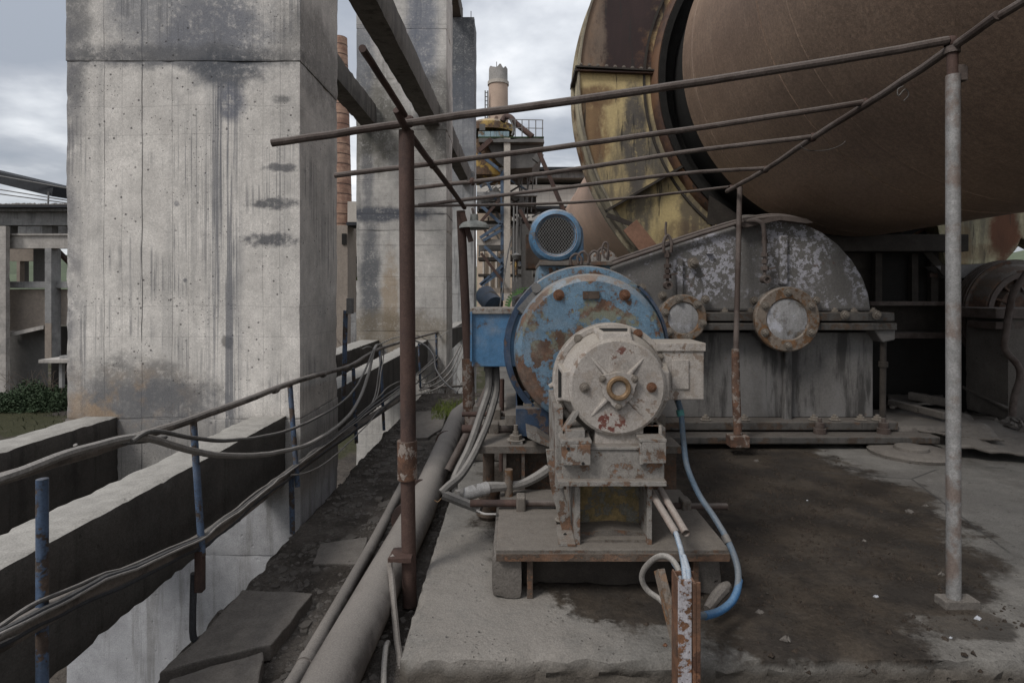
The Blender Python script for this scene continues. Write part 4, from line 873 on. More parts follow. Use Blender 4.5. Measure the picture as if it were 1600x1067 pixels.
tap(1043, 392, 446); tap(1195, 368, 437)
MB().tube([G(1165, 346, dG-.05), G(1180, 345, dG-.08), G(1191, 350, dG-.1), G(1194, 365, dG-.1), G(1195, 400, dG-.09)], .022, 10, 3).build('oil_pipe', M['rod'], gx)
def shackle(q, y, d, hgt=.1, par=None, r=.011):
    c = P(q, y, d); return MB().tube([c+Vector((-.035, 0, 0)), c+Vector((-.04, 0, hgt*.6)), c+Vector((0, 0, hgt)), c+Vector((.04, 0, hgt*.6)), c+Vector((.035, 0, 0))], r, 8, 4).build('lifting_eye', M['rod'], par)
shackle(1043, 395, dG-.06, .18, gx, .016); MB().tube([G(1043, 375, dG-.06), G(1040, 362, dG-.06), G(1041, 347, dG-.06)], .012, 8, 3).build('hook', M['rod'], gx)
tag(MB().rough((1.6, dG-.75, .0), (4.3, dG-.36, .05), .06, .006, .02).build('silt_ledge', M['walk']), 'low silt covered ledge along the foot of the gearbox', 'ledge') if False else None

# ------------------------------------------------------------------ big blue motor with blower and terminal box
bm = thing('main_motor', 'large round blue electric motor with peeling rusty end shield', 'electric motor', (cB.x, 4.3, .45))
RB = 121/F*3.8
MB().lathe(cB, [(.02, 0), (.0, RB*.55), (.005, RB*.9), (.035, RB*.975), (.10, RB), (.26, RB), (.26, RB-.05)], 96).build('end_shield', M['blue'], bm)
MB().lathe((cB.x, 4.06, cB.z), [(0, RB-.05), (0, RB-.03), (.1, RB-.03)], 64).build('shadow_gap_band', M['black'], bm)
MB().lathe((cB.x, 4.06, cB.z), [(.05, RB-.03), (.05, .575), (.09, .585), (.13, .575), (.13, RB-.02), (.7, RB-.02), (.7, RB+.0), (1.25, RB-.0), (1.3, RB-.1), (1.3, 0)], 80).build('casing', M['blue'], bm)
m = MB(); m.lathe((cB.x, 3.97, cB.z), [(0, .545), (0, .585), (.03, .59), (.16, .59), (.16, .55), (0, .545)], 60, a0=radians(128), a1=radians(232)); m.build('air_guard', M['navy'], bm)
m = MB(); m.lathe((cB.x, 3.97, cB.z), [(0, .545), (0, .565), (.03, .57), (.16, .57), (.16, .55)], 40, a0=radians(-25), a1=radians(50)); m.build('air_guard', M['navy'], bm)
for q, y, me in ((873, 461, BOLT_R), (976, 461, BOLT_R)): inst('bolt', me, bm, P(q, y, 3.80), (0, .2, 0), 1.6 if me is BOLT_R else 1.0)
MB().cyl(P(872, 637, 3.72), P(872, 637, 3.85), .05, 14).build('drain_stub', M['rust_flaky'], bm)
MB().box(P(911, 455, 3.785), P(936, 467, 3.80)).build('name_plate', M['steel_brown'], bm)
for p_, q_, y_ in (((820, 470), 0, 0),):
    m = MB(); m.bar(P(812, 486, 3.95), P(843, 452, 3.95), .05, .05); m.cyl(P(838, 450, 3.9), P(838, 450, 4.05), .035, 10); m.build('clamp', M['iron'], bm)
# feet of the big motor
m = MB(); m.box(P(806, 645, 4.0), P(828, 610, 4.02)); m.prism([(P(a, b, 4.0).x, P(a, b, 4.0).z) for a, b in ((805, 600), (828, 628), (828, 640), (808, 640))], 4.0, 4.5); m.box(P(806, 638, 3.9), P(850, 648, 4.6)); m.build('foot', M['navy'], bm, bevel=.004)
for q in (826, 840): inst('bolt', BOLT_L, bm, P(q, 636, 4.0), UPR, 1.2)
# hood under the blower
hz = H+.20
MB().box((P(842, 0, 4.25).x, 4.2, hz), (P(955, 0, 4.25).x, 5.0, hz+.03)).build('hood_flange', M['steel_dust'], bm, bevel=.004)
MB().prism([(P(843, 0, 4.25).x, hz), (P(838, 0, 4.25).x, cB.z+RB*.80), (P(962, 0, 4.25).x, cB.z+RB*.80), (P(953, 0, 4.25).x, hz)], 4.27, 4.9).build('hood', M['blue'], bm)
tb = MB().box(P(737, 487, 4.0), P(822, 562, 4.42)).build('terminal_box', M['blue_box'], bm, bevel=.006)
MB().box(P(734, 482, 3.98), P(822, 487, 4.45)).build('box_lid', M['steel_grey'], tb, bevel=.003)
MB().box(P(734.5, 487, 3.975), P(738, 564, 3.999)).build('box_edge', M['blue_box'], tb)
MB().cyl(P(764, 562, 4.1), P(763, 580, 4.1), .034, 14).build('cable_gland', M['cable'], tb); MB().cyl(P(775, 562, 4.15), P(774, 575, 4.15), .03, 14).build('cable_gland', M['cable_dark'], tb)
for q, y, hh in ((911, 412, .11), (929, 409, .10), (942, 407, .12), (900, 414, .1)): shackle(q, y, 4.2+.1*(q > 920), hh*.8, bm, .010)
c = P(947, 404, 4.25)
tag(MB().tube([c+Vector((-.01, 0, 0)), c+Vector((-.03, 0, .07)), c+Vector((-.01, 0, .12)), c+Vector((.015, 0, .10)), c+Vector((.01, 0, .03)), c+Vector((-.005, 0, .0))], .008, 8, 4).build('shackle', M['rod']), 'slender shackle hanging upright beside the blower on the motor hood', 'shackle')
# blower on top
bl = thing('blower', 'blue ring-shaped blower with wire grille standing on the large motor', 'blower', P(880, 411, 4.3))
cf = P(869, 368, 4.25); rf = 42/F*4.25
prof = [(.03, rf*.66), (.0, rf*.72), (-.012, rf*.80), (.0, rf*.93), (.03, rf), (.18, rf), (.2, rf*.9), (.2, 0)]
MB().lathe(cf, prof, 56).build('scroll', M['blue_fan'], bl)
x0, x1b = cf.x+.02, P(913, 0, 4.25).x
MB().prism([(cf.x, cf.z-rf*.98), (cf.x, cf.z+rf*.95), (cf.x+rf*.6, cf.z+rf*.85), (x1b-.01, cf.z+rf*.3), (x1b, cf.z-.0), (x1b, hz+.035), (cf.x+.1, hz+.035)], cf.y+.035, cf.y+.17).build('outlet', M['blue_fan'], bl, bevel=.008)
MB().lathe(cf, [(.028, 0), (.028, rf*.72)], 32).build('inner_dark', M['black'], bl)
MB().lathe(cf, [(.015, rf*.70), (-.006, rf*.75), (-.01, rf*.80), (.0, rf*.82)], 48).build('grille_ring', M['rust_flaky'], bl)
m = MB(); rg = rf*.73; sp = .0175
for k in range(-9, 10):
    o_ = k*sp
    if abs(o_) >= rg: continue
    L = sqrt(rg*rg-o_*o_)
    for sg in (1, -1):
        d_ = Vector((cos(sg*.95), 0, sin(sg*.95))); nrm = Vector((-d_.z, 0, d_.x)); b_ = Vector((cf.x, cf.y+.004+.002*sg, cf.z))+nrm*o_
        m.tube([b_-d_*L, b_+d_*L], .0026, 4, caps=False)
m.build('wire_grille', M['iron'], bl)
MB().box((P(842, 0, 4.25).x+.01, cf.y+.01, hz+.031), (P(905, 0, 4.25).x, cf.y+.3, hz+.045)).build('blower_foot', M['steel_dust'], bl)
for q in (866, 872, 880): MB().cyl(P(q, 398, 4.28), Vector((P(q, 0, 4.28).x, 4.28, hz+.04)), .008, 8).build('stay_bolt', M['rod'], bl)
# ------------------------------------------------------------------ small auxiliary motor
am = thing('auxiliary_motor', 'small pale grey motor with ribbed round end shield and rusty bore ring', 'electric motor', P(965, 677, 3.0))
c3 = Vector((cM.x, 3.10, cM.z)); r3 = .317
MB().lathe(c3, [(-.035, r3-.03), (-.035, r3-.006), (-.028, r3), (.0, r3), (.012, r3-.01), (.03, r3-.012), (.03, r3-.0), (.06, r3), (.065, r3-.03), (.36, r3-.05), (.55, r3-.08), (.6, .1)], 96).build('stator_casing', M['small'], am)
rs = 76/F*2.9
MB().lathe(cM, [(.004, 0), (.004, .09), (.0, rs*.75), (.0, rs-.014), (.010, rs), (.05, rs+.003), (.10, rs+.028), (.15, r3-.035), (.18, r3-.03)], 72).build('end_shield', M['small'], am)
for a, w in ((90, .17), (180, .17), (0, .17), (270, .2)):
    a = radians(a); u = Vector((cos(a), 0, sin(a))); v = Vector((-sin(a), 0, cos(a)))
    r0, r1_ = rs*.93, r3*.94
    def q_(r, s_, y): return Vector((cM.x, y, cM.z))+u*r+v*s_
    w2 = w/2; m = MB()
    V = [q_(r0, -w2, 2.925), q_(r0, w2, 2.925), q_(r0+.045, w2*.86, 2.935), q_(r0+.045, -w2*.86, 2.935), q_(r0-.02, -w2*1.2, 3.08), q_(r0-.02, w2*1.2, 3.08), q_(r1_, w2*1.25, 3.08), q_(r1_, -w2*1.25, 3.08)]
    m.add(V, [(0, 1, 2, 3), (0, 4, 5, 1), (1, 5, 6, 2), (2, 6, 7, 3), (3, 7, 4, 0)]); o1 = m.build('window_boss', M['small'], am, bevel=.008)
    if a != radians(270):
        m = MB(); nrm_ = (V[2]-V[7]).cross(V[3]-V[6]); nrm_ = nrm_.normalized(); nrm_ = nrm_ if nrm_.dot(u) > 0 else -nrm_
        A = [V[3].lerp(V[7], .15), V[2].lerp(V[6], .15), V[2].lerp(V[6], .72), V[3].lerp(V[7], .72)]; cc = sum(A, Vector())/4
        A = [cc+(p-cc)*.78+nrm_*.003 for p in A]; B_ = [p-nrm_*.008 for p in A]
        m.add(A+B_, [(0, 1, 2, 3), (7, 6, 5, 4), (0, 4, 5, 1), (1, 5, 6, 2), (2, 6, 7, 3), (3, 7, 4, 0)]); m.build('window_slot', M['black'], o1)
for a in (48, 132, 228, 312):
    a = radians(a); u = Vector((cos(a), 0, sin(a))); m = MB(); p0 = Vector((cM.x, 2.893, cM.z))
    v = Vector((-sin(a), 0, cos(a))); pts = [(.075, .016, -.012), (.075, .016, .01), (.19, .004, .009)]
    A = [p0+u*.075+v*.007+Vector((0, -.012, 0)), p0+u*.075-v*.007+Vector((0, -.012, 0)), p0+u*.20-v*.003+Vector((0, .006, 0)), p0+u*.20+v*.003+Vector((0, .006, 0))]; B_ = [p0+u*.075+v*.015+Vector((0, .012, 0)), p0+u*.075-v*.015+Vector((0, .012, 0)), p0+u*.21-v*.009+Vector((0, .012, 0)), p0+u*.21+v*.009+Vector((0, .012, 0))]
    m.add(A+B_, [(0, 1, 2, 3), (0, 4, 5, 1), (1, 5, 6, 2), (2, 6, 7, 3), (3, 7, 4, 0)]); m.build('rib', M['small'], am, bevel=.004)
tri = []
for k in range(36):
    a = 2*pi*k/36; rr = .083+.022*max(0, cos(3*(a-pi/2-pi)))**1.0; tri.append((cM.x+rr*cos(a), cM.z+rr*sin(a)))
MB().prism(tri, 2.872, 2.90).build('bearing_cap', M['small'], am, bevel=.003)
MB().lathe((cM.x, 2.87, cM.z), [(.0, .062), (-.014, .060), (-.018, .056), (-.018, .044), (-.010, .037), (.05, .035)], 40).build('bore_ring', M['brass'], am)
MB().lathe((cM.x, 2.885, cM.z), [(.012, 0), (.008, .012), (.014, .014), (.014, .036)], 20).build('shaft_end', M['darksteel'], am)
for k in range(3):
    a = pi/2+pi+k*2*pi/3; inst('bolt', BOLT, am, (cM.x+.094*cos(a), 2.871, cM.z+.094*sin(a)), (0, a, 0), .8)
inst('bolt', BOLT, am, P(913, 605, 2.895), (0, .2, 0), 1.1); inst('bolt', BOLT_R, am, P(1018, 605, 2.895), (0, .6, 0), 1.1)
for a, me in ((62, BOLT_R), (28, BOLT), (128, BOLT), (205, BOLT), (232, BOLT)):
    a = radians(a); inst('bolt', me, am, (c3.x+cos(a)*(r3-.022), 3.065, c3.z+sin(a)*(r3-.022)), (0, a, 0), 1.1)
MB().tube([P(868, 600, 3.1), P(858, 604, 3.1)], [.02, .012], 10).build('lifting_stub', M['small'], am)
gb2 = MB().box(P(1034, 541, 3.06), P(1079, 613, 3.30)).build('terminal_box', M['small'], am, bevel=.008)
MB().box(P(1050, 562, 3.05), P(1076, 608, 3.059)).build('box_cover', M['small'], gb2, bevel=.004)
MB().box(P(1026, 536, 3.05), P(1079, 541.5, 3.32)).build('box_lid', M['small'], gb2, bevel=.004)
MB().box(P(930, 664, 2.93), P(1003, 676, 3.4)).build('foot_pad', M['small'], am, bevel=.006)
for s_, q0 in ((-1, 880), (1, 1040)):
    m = MB(); poly = [(880, 668), (925, 640), (932, 655), (900, 690), (880, 694)] if s_ < 0 else [(1040, 668), (1000, 645), (992, 658), (1012, 690), (1040, 694)]
    m.prism([(P(a, b, 3.0).x, P(a, b, 3.0).z) for a, b in poly], 3.0, 3.4); m.build('foot', M['small'], am, bevel=.005)
# ------------------------------------------------------------------ pedestal of the small motor
pd = thing('motor_pedestal', 'dusty welded steel pedestal carrying the small grey motor', 'pedestal', (cM.x, 3.1, .265))
ZP = .265
def pb(a, b, d0, d1, nm, mt='steel_grey', bev=.003): return MB().box(Vector((P(a[0], a[1], d0).x, d0, P(a[0], a[1], d0).z)), Vector((P(b[0], b[1], d0).x, d1, P(b[0], b[1], d0).z))).build(nm, M[mt], pd, bevel=bev)
dP = 2.87
pb((878, 703), (1038, 752), dP, dP+.012, 'channel_web'); pb((872, 752), (1042, 760), dP-.05, dP+.55, 'channel_flange'); pb((878, 698), (1038, 703), dP-.01, dP+.10, 'channel_flange')
pb((878, 694), (923, 727), dP-.05, dP-.003, 'clip_angle'); pb((1004, 691), (1041, 724), dP-.05, dP-.003, 'clip_angle'); pb((1000, 694), (1006, 726), dP-.035, dP-.003, 'clip_angle')
pb((876, 688), (925, 694), dP-.05, dP+.16, 'seat_plate'); pb((1000, 686), (1042, 691), dP-.05, dP+.45, 'seat_plate')
pb((884, 672), (914, 688), dP, dP+.1, 'wedge_block'); pb((1004, 664), (1030, 686), dP+.06, dP+.4, 'wedge_block')
pb((880, 706), (1038, 752), dP+.35, dP+.55, 'rear_beam', 'darksteel')  # dark colour stands in for the shaded gap below the motor foot
for q, y in ((888, 701), (911, 724)): MB().cyl(P(q, y, dP-.053), P(q, y, dP-.03), .008, 12).build('bolt_hole', M['black'], pd)
inst('bolt', BOLT, pd, P(897, 687, dP+.02), UPR, 1.2); inst('bolt', BOLT, pd, P(1016, 663, dP+.1), UPR, 1.0)
# box column
xl, xr = P(902, 0, 2.93).x, P(1013, 0, 2.93).x; zt = P(0, 759, dP).z-.002
for x, nm in ((xl, 'column_flange'), (xr, 'column_flange')): MB().box((x-.012, 2.90, ZP), (x+.012, 3.42, zt)).build(nm, M['steel_grey'], pd, bevel=.002)
MB().box((xl+.012, 3.10, ZP), (xr-.012, 3.12, zt)).build('column_web', M['lichen'], pd)
MB().box((xl+.012, 2.93, ZP+.001), (xr-.012, 3.10, ZP+.012)).build('column_floor', M['steel_dust'], pd)
MB().prism([(xl+.012, ZP+.012), (xr-.012, ZP+.012), (xr-.012, ZP+.03), (xl+.2, ZP+.045), (xl+.012, ZP+.03)], 2.98, 3.1).build('dust_drift', M['steel_dust'], pd)
m = MB(); A = [P(867, 640, 2.98), P(879, 640, 2.98), P(896, 760, 2.93), P(903, 848, 2.93), P(897, 850, 2.93), P(868, 770, 2.98)]
m.prism([(p.x, p.z) for p in [P(866, 635, 2.98), P(879, 635, 2.98), P(880, 760, 2.98), P(868, 760, 2.98)]], 2.95, 3.5); m.build('side_plate', M['steel_grey'], pd, bevel=.003)
m = MB(); m.prism([(P(a, b, 3.05).x, P(a, b, 3.05).z) for a, b in ((853, 703), (866, 703), (897, 835), (880, 835), (860, 760))], 3.05, 3.075); m.build('gusset', M['steel_grey'], pd, bevel=.002)
m = MB(); m.prism([(P(a, b, 2.96).x, P(a, b, 2.96).z) for a, b in ((877, 668), (900, 636), (904, 640), (884, 672))], 2.9, 2.97); m.build('gusset', M['steel_grey'], pd, bevel=.002)
# anchoring foot
ft = MB().prism([(PZ(868, 815, ZP).x, PZ(868, 815, ZP).y), (PZ(873, 853, ZP).x, PZ(873, 853, ZP).y), (xl-.014, 2.875), (xl-.014, 3.12), (PZ(868, 812, ZP).x+.0, 3.12)], ZP+.001, ZP+.014, 'z').build('foot_plate', M['steel_grey'], pd, bevel=.002)
p = PZ(877, 812, ZP+.014); inst('bolt', BOLT, pd, p, UPR, 1.6); MB().cyl((p.x, p.y, ZP+.014), (p.x, p.y, ZP+.075), .007, 8).build('stud', M['bolt'], pd)
MB().cyl(PZ(883, 835, ZP+.0145), PZ(883, 835, ZP+.016), .009, 12).build('bolt_hole', M['black'], pd)
# ------------------------------------------------------------------ base frame (front) and second base behind
bf = thing('base_frame', 'front rusty base plate on short legs below the small motor', 'base frame', (.5, 3.0, 0))
MB().box((-.096, 2.845, ZP-.055), (1.075, 3.72, ZP)).build('deck_plate', M['steel_dust'], bf, bevel=.004)
MB().box((-.095, 2.838, ZP-.055), (1.07, 2.844, ZP-.018)).build('front_edge', M['steel_brown'], bf)
MB().rough((-.12, 2.87, .001), (.035, 3.69, ZP-.058), .04, .004, .012).build('grout_pad', M['plate'], bf); MB().rough((.93, 2.92, .001), (1.06, 3.69, ZP-.058), .04, .004, .012).build('grout_pad', M['plate'], bf)
for x in (.06, .9): MB().box((x, 2.88, 0), (x+.03, 2.92, ZP-.056)).build('leg', M['steel_brown'], bf, bevel=.003)
for x in (-.09, .9): MB().box((x, 3.5, 0), (x+.05, 3.6, ZP-.056)).build('leg', M['steel_brown'], bf, bevel=.003)
MB().rough((.03, 3.0, .001), (.92, 3.6, ZP-.09), .05, .006, .02).build('recess_shade_block', M['darksteel'], bf)  # dark block added to fill the recess below the deck with painted shade

# jacking screws over the deck
def jack(label, y, x0, x1, ux, par=None, zc=None, r=.022, lug=(.055, .1)):
    z = ZP+.085 if zc is None else zc
    t = thing('jacking_screw', label, 'jacking screw', (ux, y, z-.08), 'jacking screws at the motor bases')
    MB().cyl((x0, y, z), (ux-lug[0]/2-.001, y, z), r, 14).build('screw', M['rust_pipe'], t); MB().cyl((ux+lug[0]/2+.001, y, z), (x1, y, z), r*.9, 14).build('screw', M['rod'], t)
    MB().box((ux-lug[0]/2, y-.045, z-.085), (ux+lug[0]/2, y+.045, z+.05)).build('lug', M['steel_dust'], t, bevel=.01)
    return t
jack('dusty jacking screw with square lug lying left of the pedestal foot', 3.38, P(735, 0, 3.38).x, xl-.02, P(814, 0, 3.38).x, zc=P(0, 786, 3.38).z, r=.021)
jack('jacking screw right of the pedestal behind the blue hose', 3.4, P(1040, 0, 3.4).x, P(1136, 0, 3.4).x, P(1070, 0, 3.4).x, zc=P(0, 791, 3.4).z, r=.022)
b2 = thing('rear_base_frame', 'second dusty base frame stacked behind the front one below the blue motor', 'base frame', P(800, 750, 3.9))
Z2 = P(0, 697, 3.78).z
MB().box((P(744, 0, 3.78).x, 3.78, Z2-.05), (P(1065, 0, 3.78).x, 4.9, Z2)).build('deck_plate', M['steel_dust'], b2, bevel=.004)
for q in (786, 815): MB().box((P(q, 0, 3.8).x, 3.8, 0), (P(q+5, 0, 3.8).x, 3.9, Z2-.051)).build('leg', M['steel_dust'], b2)
MB().box((P(790, 0, 3.95).x, 3.95, 0.0), (P(900, 0, 3.9).x, 4.0, Z2-.051)).build('web', M['steel_brown'], b2)
MB().box((P(1000, 0, 3.8).x, 3.85, 0.0), (P(1060, 0, 3.8).x, 4.4, Z2-.051)).build('web', M['steel_brown'], b2)
Z3 = P(0, 645, 4.0).z
MB().box((P(789, 0, 3.93).x, 3.93, Z3-.075), (P(1040, 0, 3.93).x, 4.8, Z3)).build('upper_plate', M['steel_dust'], b2, bevel=.004)
MB().box((P(813, 0, 3.95).x, 3.96, Z2), (P(817, 0, 3.95).x, 4.1, Z3-.076)).build('angle_bracket', M['steel_grey'], b2); MB().box((P(838, 0, 3.95).x, 4.0, Z2), (P(1040, 0, 3.95).x, 4.7, Z3-.076)).build('core_block', M['steel_brown'], b2)
MB().box((P(797, 0, 3.8).x, 3.82, Z2+.001), (P(817, 0, 3.8).x, 4.0, Z2+.02)).build('angle_bracket', M['steel_grey'], b2, bevel=.003)
m = MB(); m.prism([(P(a, b, 3.7).x, P(a, b, 3.7).z) for a, b in ((822, 672), (840, 678), (862, 693), (862, 700), (845, 694), (824, 684))], 3.7, 3.9); m.build('wedge', M['steel_grey'], b2, bevel=.004)
p = Vector((P(806, 0, 3.85).x, 3.87, Z2+.02)); inst('nut', BOLT_L, b2, p, UPR, 1.3); MB().cyl(p, p+Vector((0, 0, .1)), .014, 10).build('stud', M['bolt'], b2)
for k in range(5): pass
sp_ = MB().lathe((P(763, 0, 3.87).x, 3.92, 0.0), [(0, .06), (.03, .085), (.05, .085), (.06, .07), (.10, .09), (.13, .09), (.14, .07), (.18, .085), (.21, .08), (.22, .04), (Z2-.052, .04)], 20, 'z').build('spring_bolt', M['steel_brown'], b2)
p = P(795, 742, 3.6); MB().cyl((p.x, p.y, .0), (p.x, p.y, P(0, 733, 3.6).z), .026, 14).build('anchor_bolt', M['cover_rust'], b2)
jack('rear jacking screw on the second base frame next to the thick pipe elbow', 4.15, P(722, 0, 4.15).x, P(818, 0, 4.15).x, P(772, 0, 4.15).x, zc=P(0, 670, 4.15).z, r=.03, lug=(.075, .1))
jack('rearmost jacking screw, higher and farther left behind the grey cables', 4.6, P(722, 0, 4.6).x, P(800, 0, 4.6).x, P(777, 0, 4.6).x, zc=P(0, 647, 4.6).z, r=.02, lug=(.06, .1))
# far concrete block with grout behind
tag(MB().rough((P(738, 0, 5.2).x, 5.2, 0), (1.3, 5.7, P(0, 634, 5.2).z), .06, .006, .02).build('concrete_block', M['plate']), 'low concrete block behind the motor base beside the mossy tufts', 'block')
tag(MB().cyl((P(783, 0, 4.9).x, 4.95, 0), (P(784, 0, 4.9).x, 4.95, P(0, 592, 4.95).z), .022, 12).build('rusty_stub', M['rust_pipe']), 'upright rusty pipe stub in front of the mossy tufts', 'pipe stub')
tag(MB().tube([P(700, 735, 5.0), P(735, 668, 5.2), P(765, 600, 5.3), P(778, 560, 5.35)], .035, 12).build('slanting_pipe', M['rod']), 'thin pipe slanting up behind the second canopy post', 'pipe')
# ------------------------------------------------------------------ cables of the machine
gc = 'grey cables below the blue terminal box'
cable('power_cable', 'left thick grey cable dropping from the blue terminal box', [P(764, 575, 4.1), P(763, 610, 4.05), P(750, 652, 3.9), P(733, 700, 3.75), P(713, 742, 3.6), P(708, 762, 3.5), P(712, 775, 3.45)], .027, 'cable', group=gc)
cable('power_cable', 'right darker cable dropping from the blue terminal box', [P(775, 572, 4.15), P(775, 610, 4.08), P(764, 655, 3.92), P(745, 700, 3.75), P(722, 740, 3.55), P(700, 760, 3.45), P(690, 770, 3.42)], .026, 'cable', group=gc)
cable('wrapped_cable', 'grey cable with white tape wrapping, lying on the base left of the pedestal', [P(692, 772, 3.42), P(712, 780, 3.42), P(733, 788, 3.42), P(752, 795, 3.4)], .03, 'cable', wob=.003)
w = cable('wrapped_cable', 'cable rising right with frayed white insulation wrap towards the rear base', [P(710, 772, 3.44), P(735, 770, 3.5), P(760, 762, 3.55), P(790, 760, 3.6), P(815, 756, 3.65), P(838, 745, 3.7), P(856, 733, 3.75)], [.028, .034, .036, .028, .028, .032, .034], 'cable_light', wob=.003)
MB().tube([P(717, 774, 3.455), P(737, 769, 3.495), P(762, 762, 3.545)], [.034, .041, .040], 12, 5).build('white_wrap', M['insul'], w)
for q, y, d in ((722, 773, 3.46), (742, 767, 3.51), (752, 765, 3.53)): MB().tube([P(q-2, y, d), P(q+3, y, d)], .043, 12).build('tape_band', M['cable'], w)
cable('wire', 'orange thin frayed wire at the bend of the wrapped cable', [P(679, 781, 3.4), P(684, 784, 3.4), P(690, 778, 3.4)], .003, 'brass', cat='wire')
cable('wire', 'bare whitish wire end lying below the wrapped cable', [P(745, 797, 3.38), P(758, 803, 3.36), P(775, 803, 3.36)], .006, 'insul', cat='wire')
m = MB().tube([P(1058, 622, 3.2), P(1064, 645, 3.18), P(1068, 690, 3.12), P(1074, 730, 3.05), P(1092, 772, 2.98), P(1116, 808, 2.9), P(1136, 842, 2.82), P(1151, 880, 2.75), P(1153, 912, 2.68), P(1143, 940, 2.62), P(1122, 955, 2.55), P(1100, 961, 2.45), P(1084, 962, 2.36)], .0155, 12, 6)
hs = tag(m.build('blue_hose', M['hose']), 'dusty blue hose looping from the grey terminal box down to the rusty front post', 'hose')
MB().tube([P(1155, 905, 2.70), P(1151, 925, 2.65), P(1141, 942, 2.61), P(1122, 955.5, 2.545), P(1101, 961.5, 2.45)], .0170, 12, 6).build('bright_section', M['hose_blue'], hs)
MB().tube([P(1062, 640, 3.185), P(1064, 650, 3.18)], .021, 12).build('tape', M['teal'], hs); MB().tube([P(1132, 836, 2.835), P(1138, 848, 2.81)], .020, 12).build('tape', M['cable'], hs)
m = MB()
for k in range(4): m.tube([P(1052+k*3, 614, 3.2), P(1055+k*2, 628, 3.2), P(1061+k, 642, 3.19)], .0035, 6, 3)
tag(m.build('core_wires', M['cable_light']), 'thin core wires coming out of the grey terminal box into the blue hose', 'wires')
tag(MB().tube([P(1080, 962, 2.36), P(1056, 954, 2.42), P(1042, 946, 2.5), P(1030, 935, 2.55), P(1012, 922, 2.58), P(1003, 905, 2.58), P(1007, 888, 2.56), P(1025, 871, 2.5), P(1042, 869, 2.45), P(1055, 880, 2.38), P(1062, 895, 2.3)], .0125, 12, 6).build('grey_hose', M['cable_light']), 'pale hose arching out of the rusty front post to the left', 'hose')
def corr(label, pts, r):
    m = MB(); P_ = MB().tube(pts, r, 12, 8); 
    ps = []; pts = [Vector(p) for p in pts]
    for i in range(len(pts)-1):
        for k in range(14): ps.append(pts[i].lerp(pts[i+1], k/14))
    rs_ = [r*(1 if k % 2 else .82) for k in range(len(ps))]
    return tag(m.tube(ps, rs_, 12).build('corrugated_conduit', M['conduit']), label, 'conduit', 'corrugated conduits in the front post')
corr('upper corrugated conduit joining the left rusty pipe to the front post', [P(1056, 832, 2.52), P(1064, 858, 2.42), P(1069, 885, 2.3), P(1071, 915, 2.22)], .0125)
corr('left corrugated conduit curving into the rusty front post beside the arching hose', [P(1052, 878, 2.4), P(1060, 890, 2.34), P(1064, 915, 2.24)], .0115)
corr('right corrugated conduit standing in the rusty front post', [P(1068, 868, 2.36), P(1075, 890, 2.28), P(1077, 916, 2.22)], .012)
def opipe(label, a, b, r):
    t = MB().lathe; m = MB(); m.tube([a, b], r, 16, caps=False); m.tube([a+(b-a)*.001, b], r*.8, 16, caps=False); d = (b-a).normalized(); m.cyl(a+(b-a)*.9, a+(b-a)*.905, r*.8, 12)
    return tag(m.build('steel_pipe', M['cover_rust' if False else 'rustpale']), label, 'pipe', 'pair of pipes beside the pedestal')
M['rustpale'] = simple('dusty_rose_pipe', (.25, .20, .175), .85, 8, .7, 1.2, dirt=(.16, .12, .1), dust=(.3, .265, .235))
opipe('left pipe of the dusty pair slanting down beside the pedestal into a blue conduit', P(1016, 766, 3.0), P(1057, 834, 2.55), .0175)
opipe('right pipe of the dusty pair slanting down beside the pedestal, its end open', P(1032, 765, 3.0), P(1072, 833, 2.6), .0175)
# ------------------------------------------------------------------ rusty front post
fp = thing('rusty_front_post', 'rust-streaked square post made of two steel angles, in front at the slab edge', 'post', P(1078, 1150, 2.2))
a, b = P(1060, 910, 2.2), P(1095, 910, 2.2); zb_ = H-1.95
MB().box((a.x, 2.2, zb_), (P(1081, 0, 2.2).x, 2.21, a.z+.01)).build('front_flange', M['postpaint'], fp, bevel=.002)
MB().box((a.x-.002, 2.211, zb_), (a.x+.006, 2.285, a.z+.012)).build('side_flange', M['postrust'], fp, bevel=.002)
MB().box((P(1082.5, 0, 2.2).x, 2.2, zb_), (P(1088, 0, 2.2).x, 2.285, a.z-.003)).build('web_flange', M['postrust'], fp, bevel=.002); MB().box((P(1088.5, 0, 2.2).x, 2.2, zb_), (b.x, 2.209, a.z)).build('front_flange', M['postrust'], fp, bevel=.002)
MB().box((a.x, 2.287, zb_), (b.x, 2.295, a.z)).build('back_flange', M['postrust'], fp)
tag(MB().bar(P(1030, 890, 2.45), P(1066, 1040, 2.25), .03, .05).build('plank', M['cover_rust']), 'narrow brownish lath leaning behind the rusty front post', 'lath')
tag(MB().tube([P(1104, 950, 2.62), P(1116, 935, 2.66), P(1130, 920, 2.7), P(1138, 912, 2.72)], [.02, .028, .03, .018], 10, 3, wob=.01).build('rotten_stick', M['plate']), 'short rotten stick lying inside the loop of blue hose', 'stick')
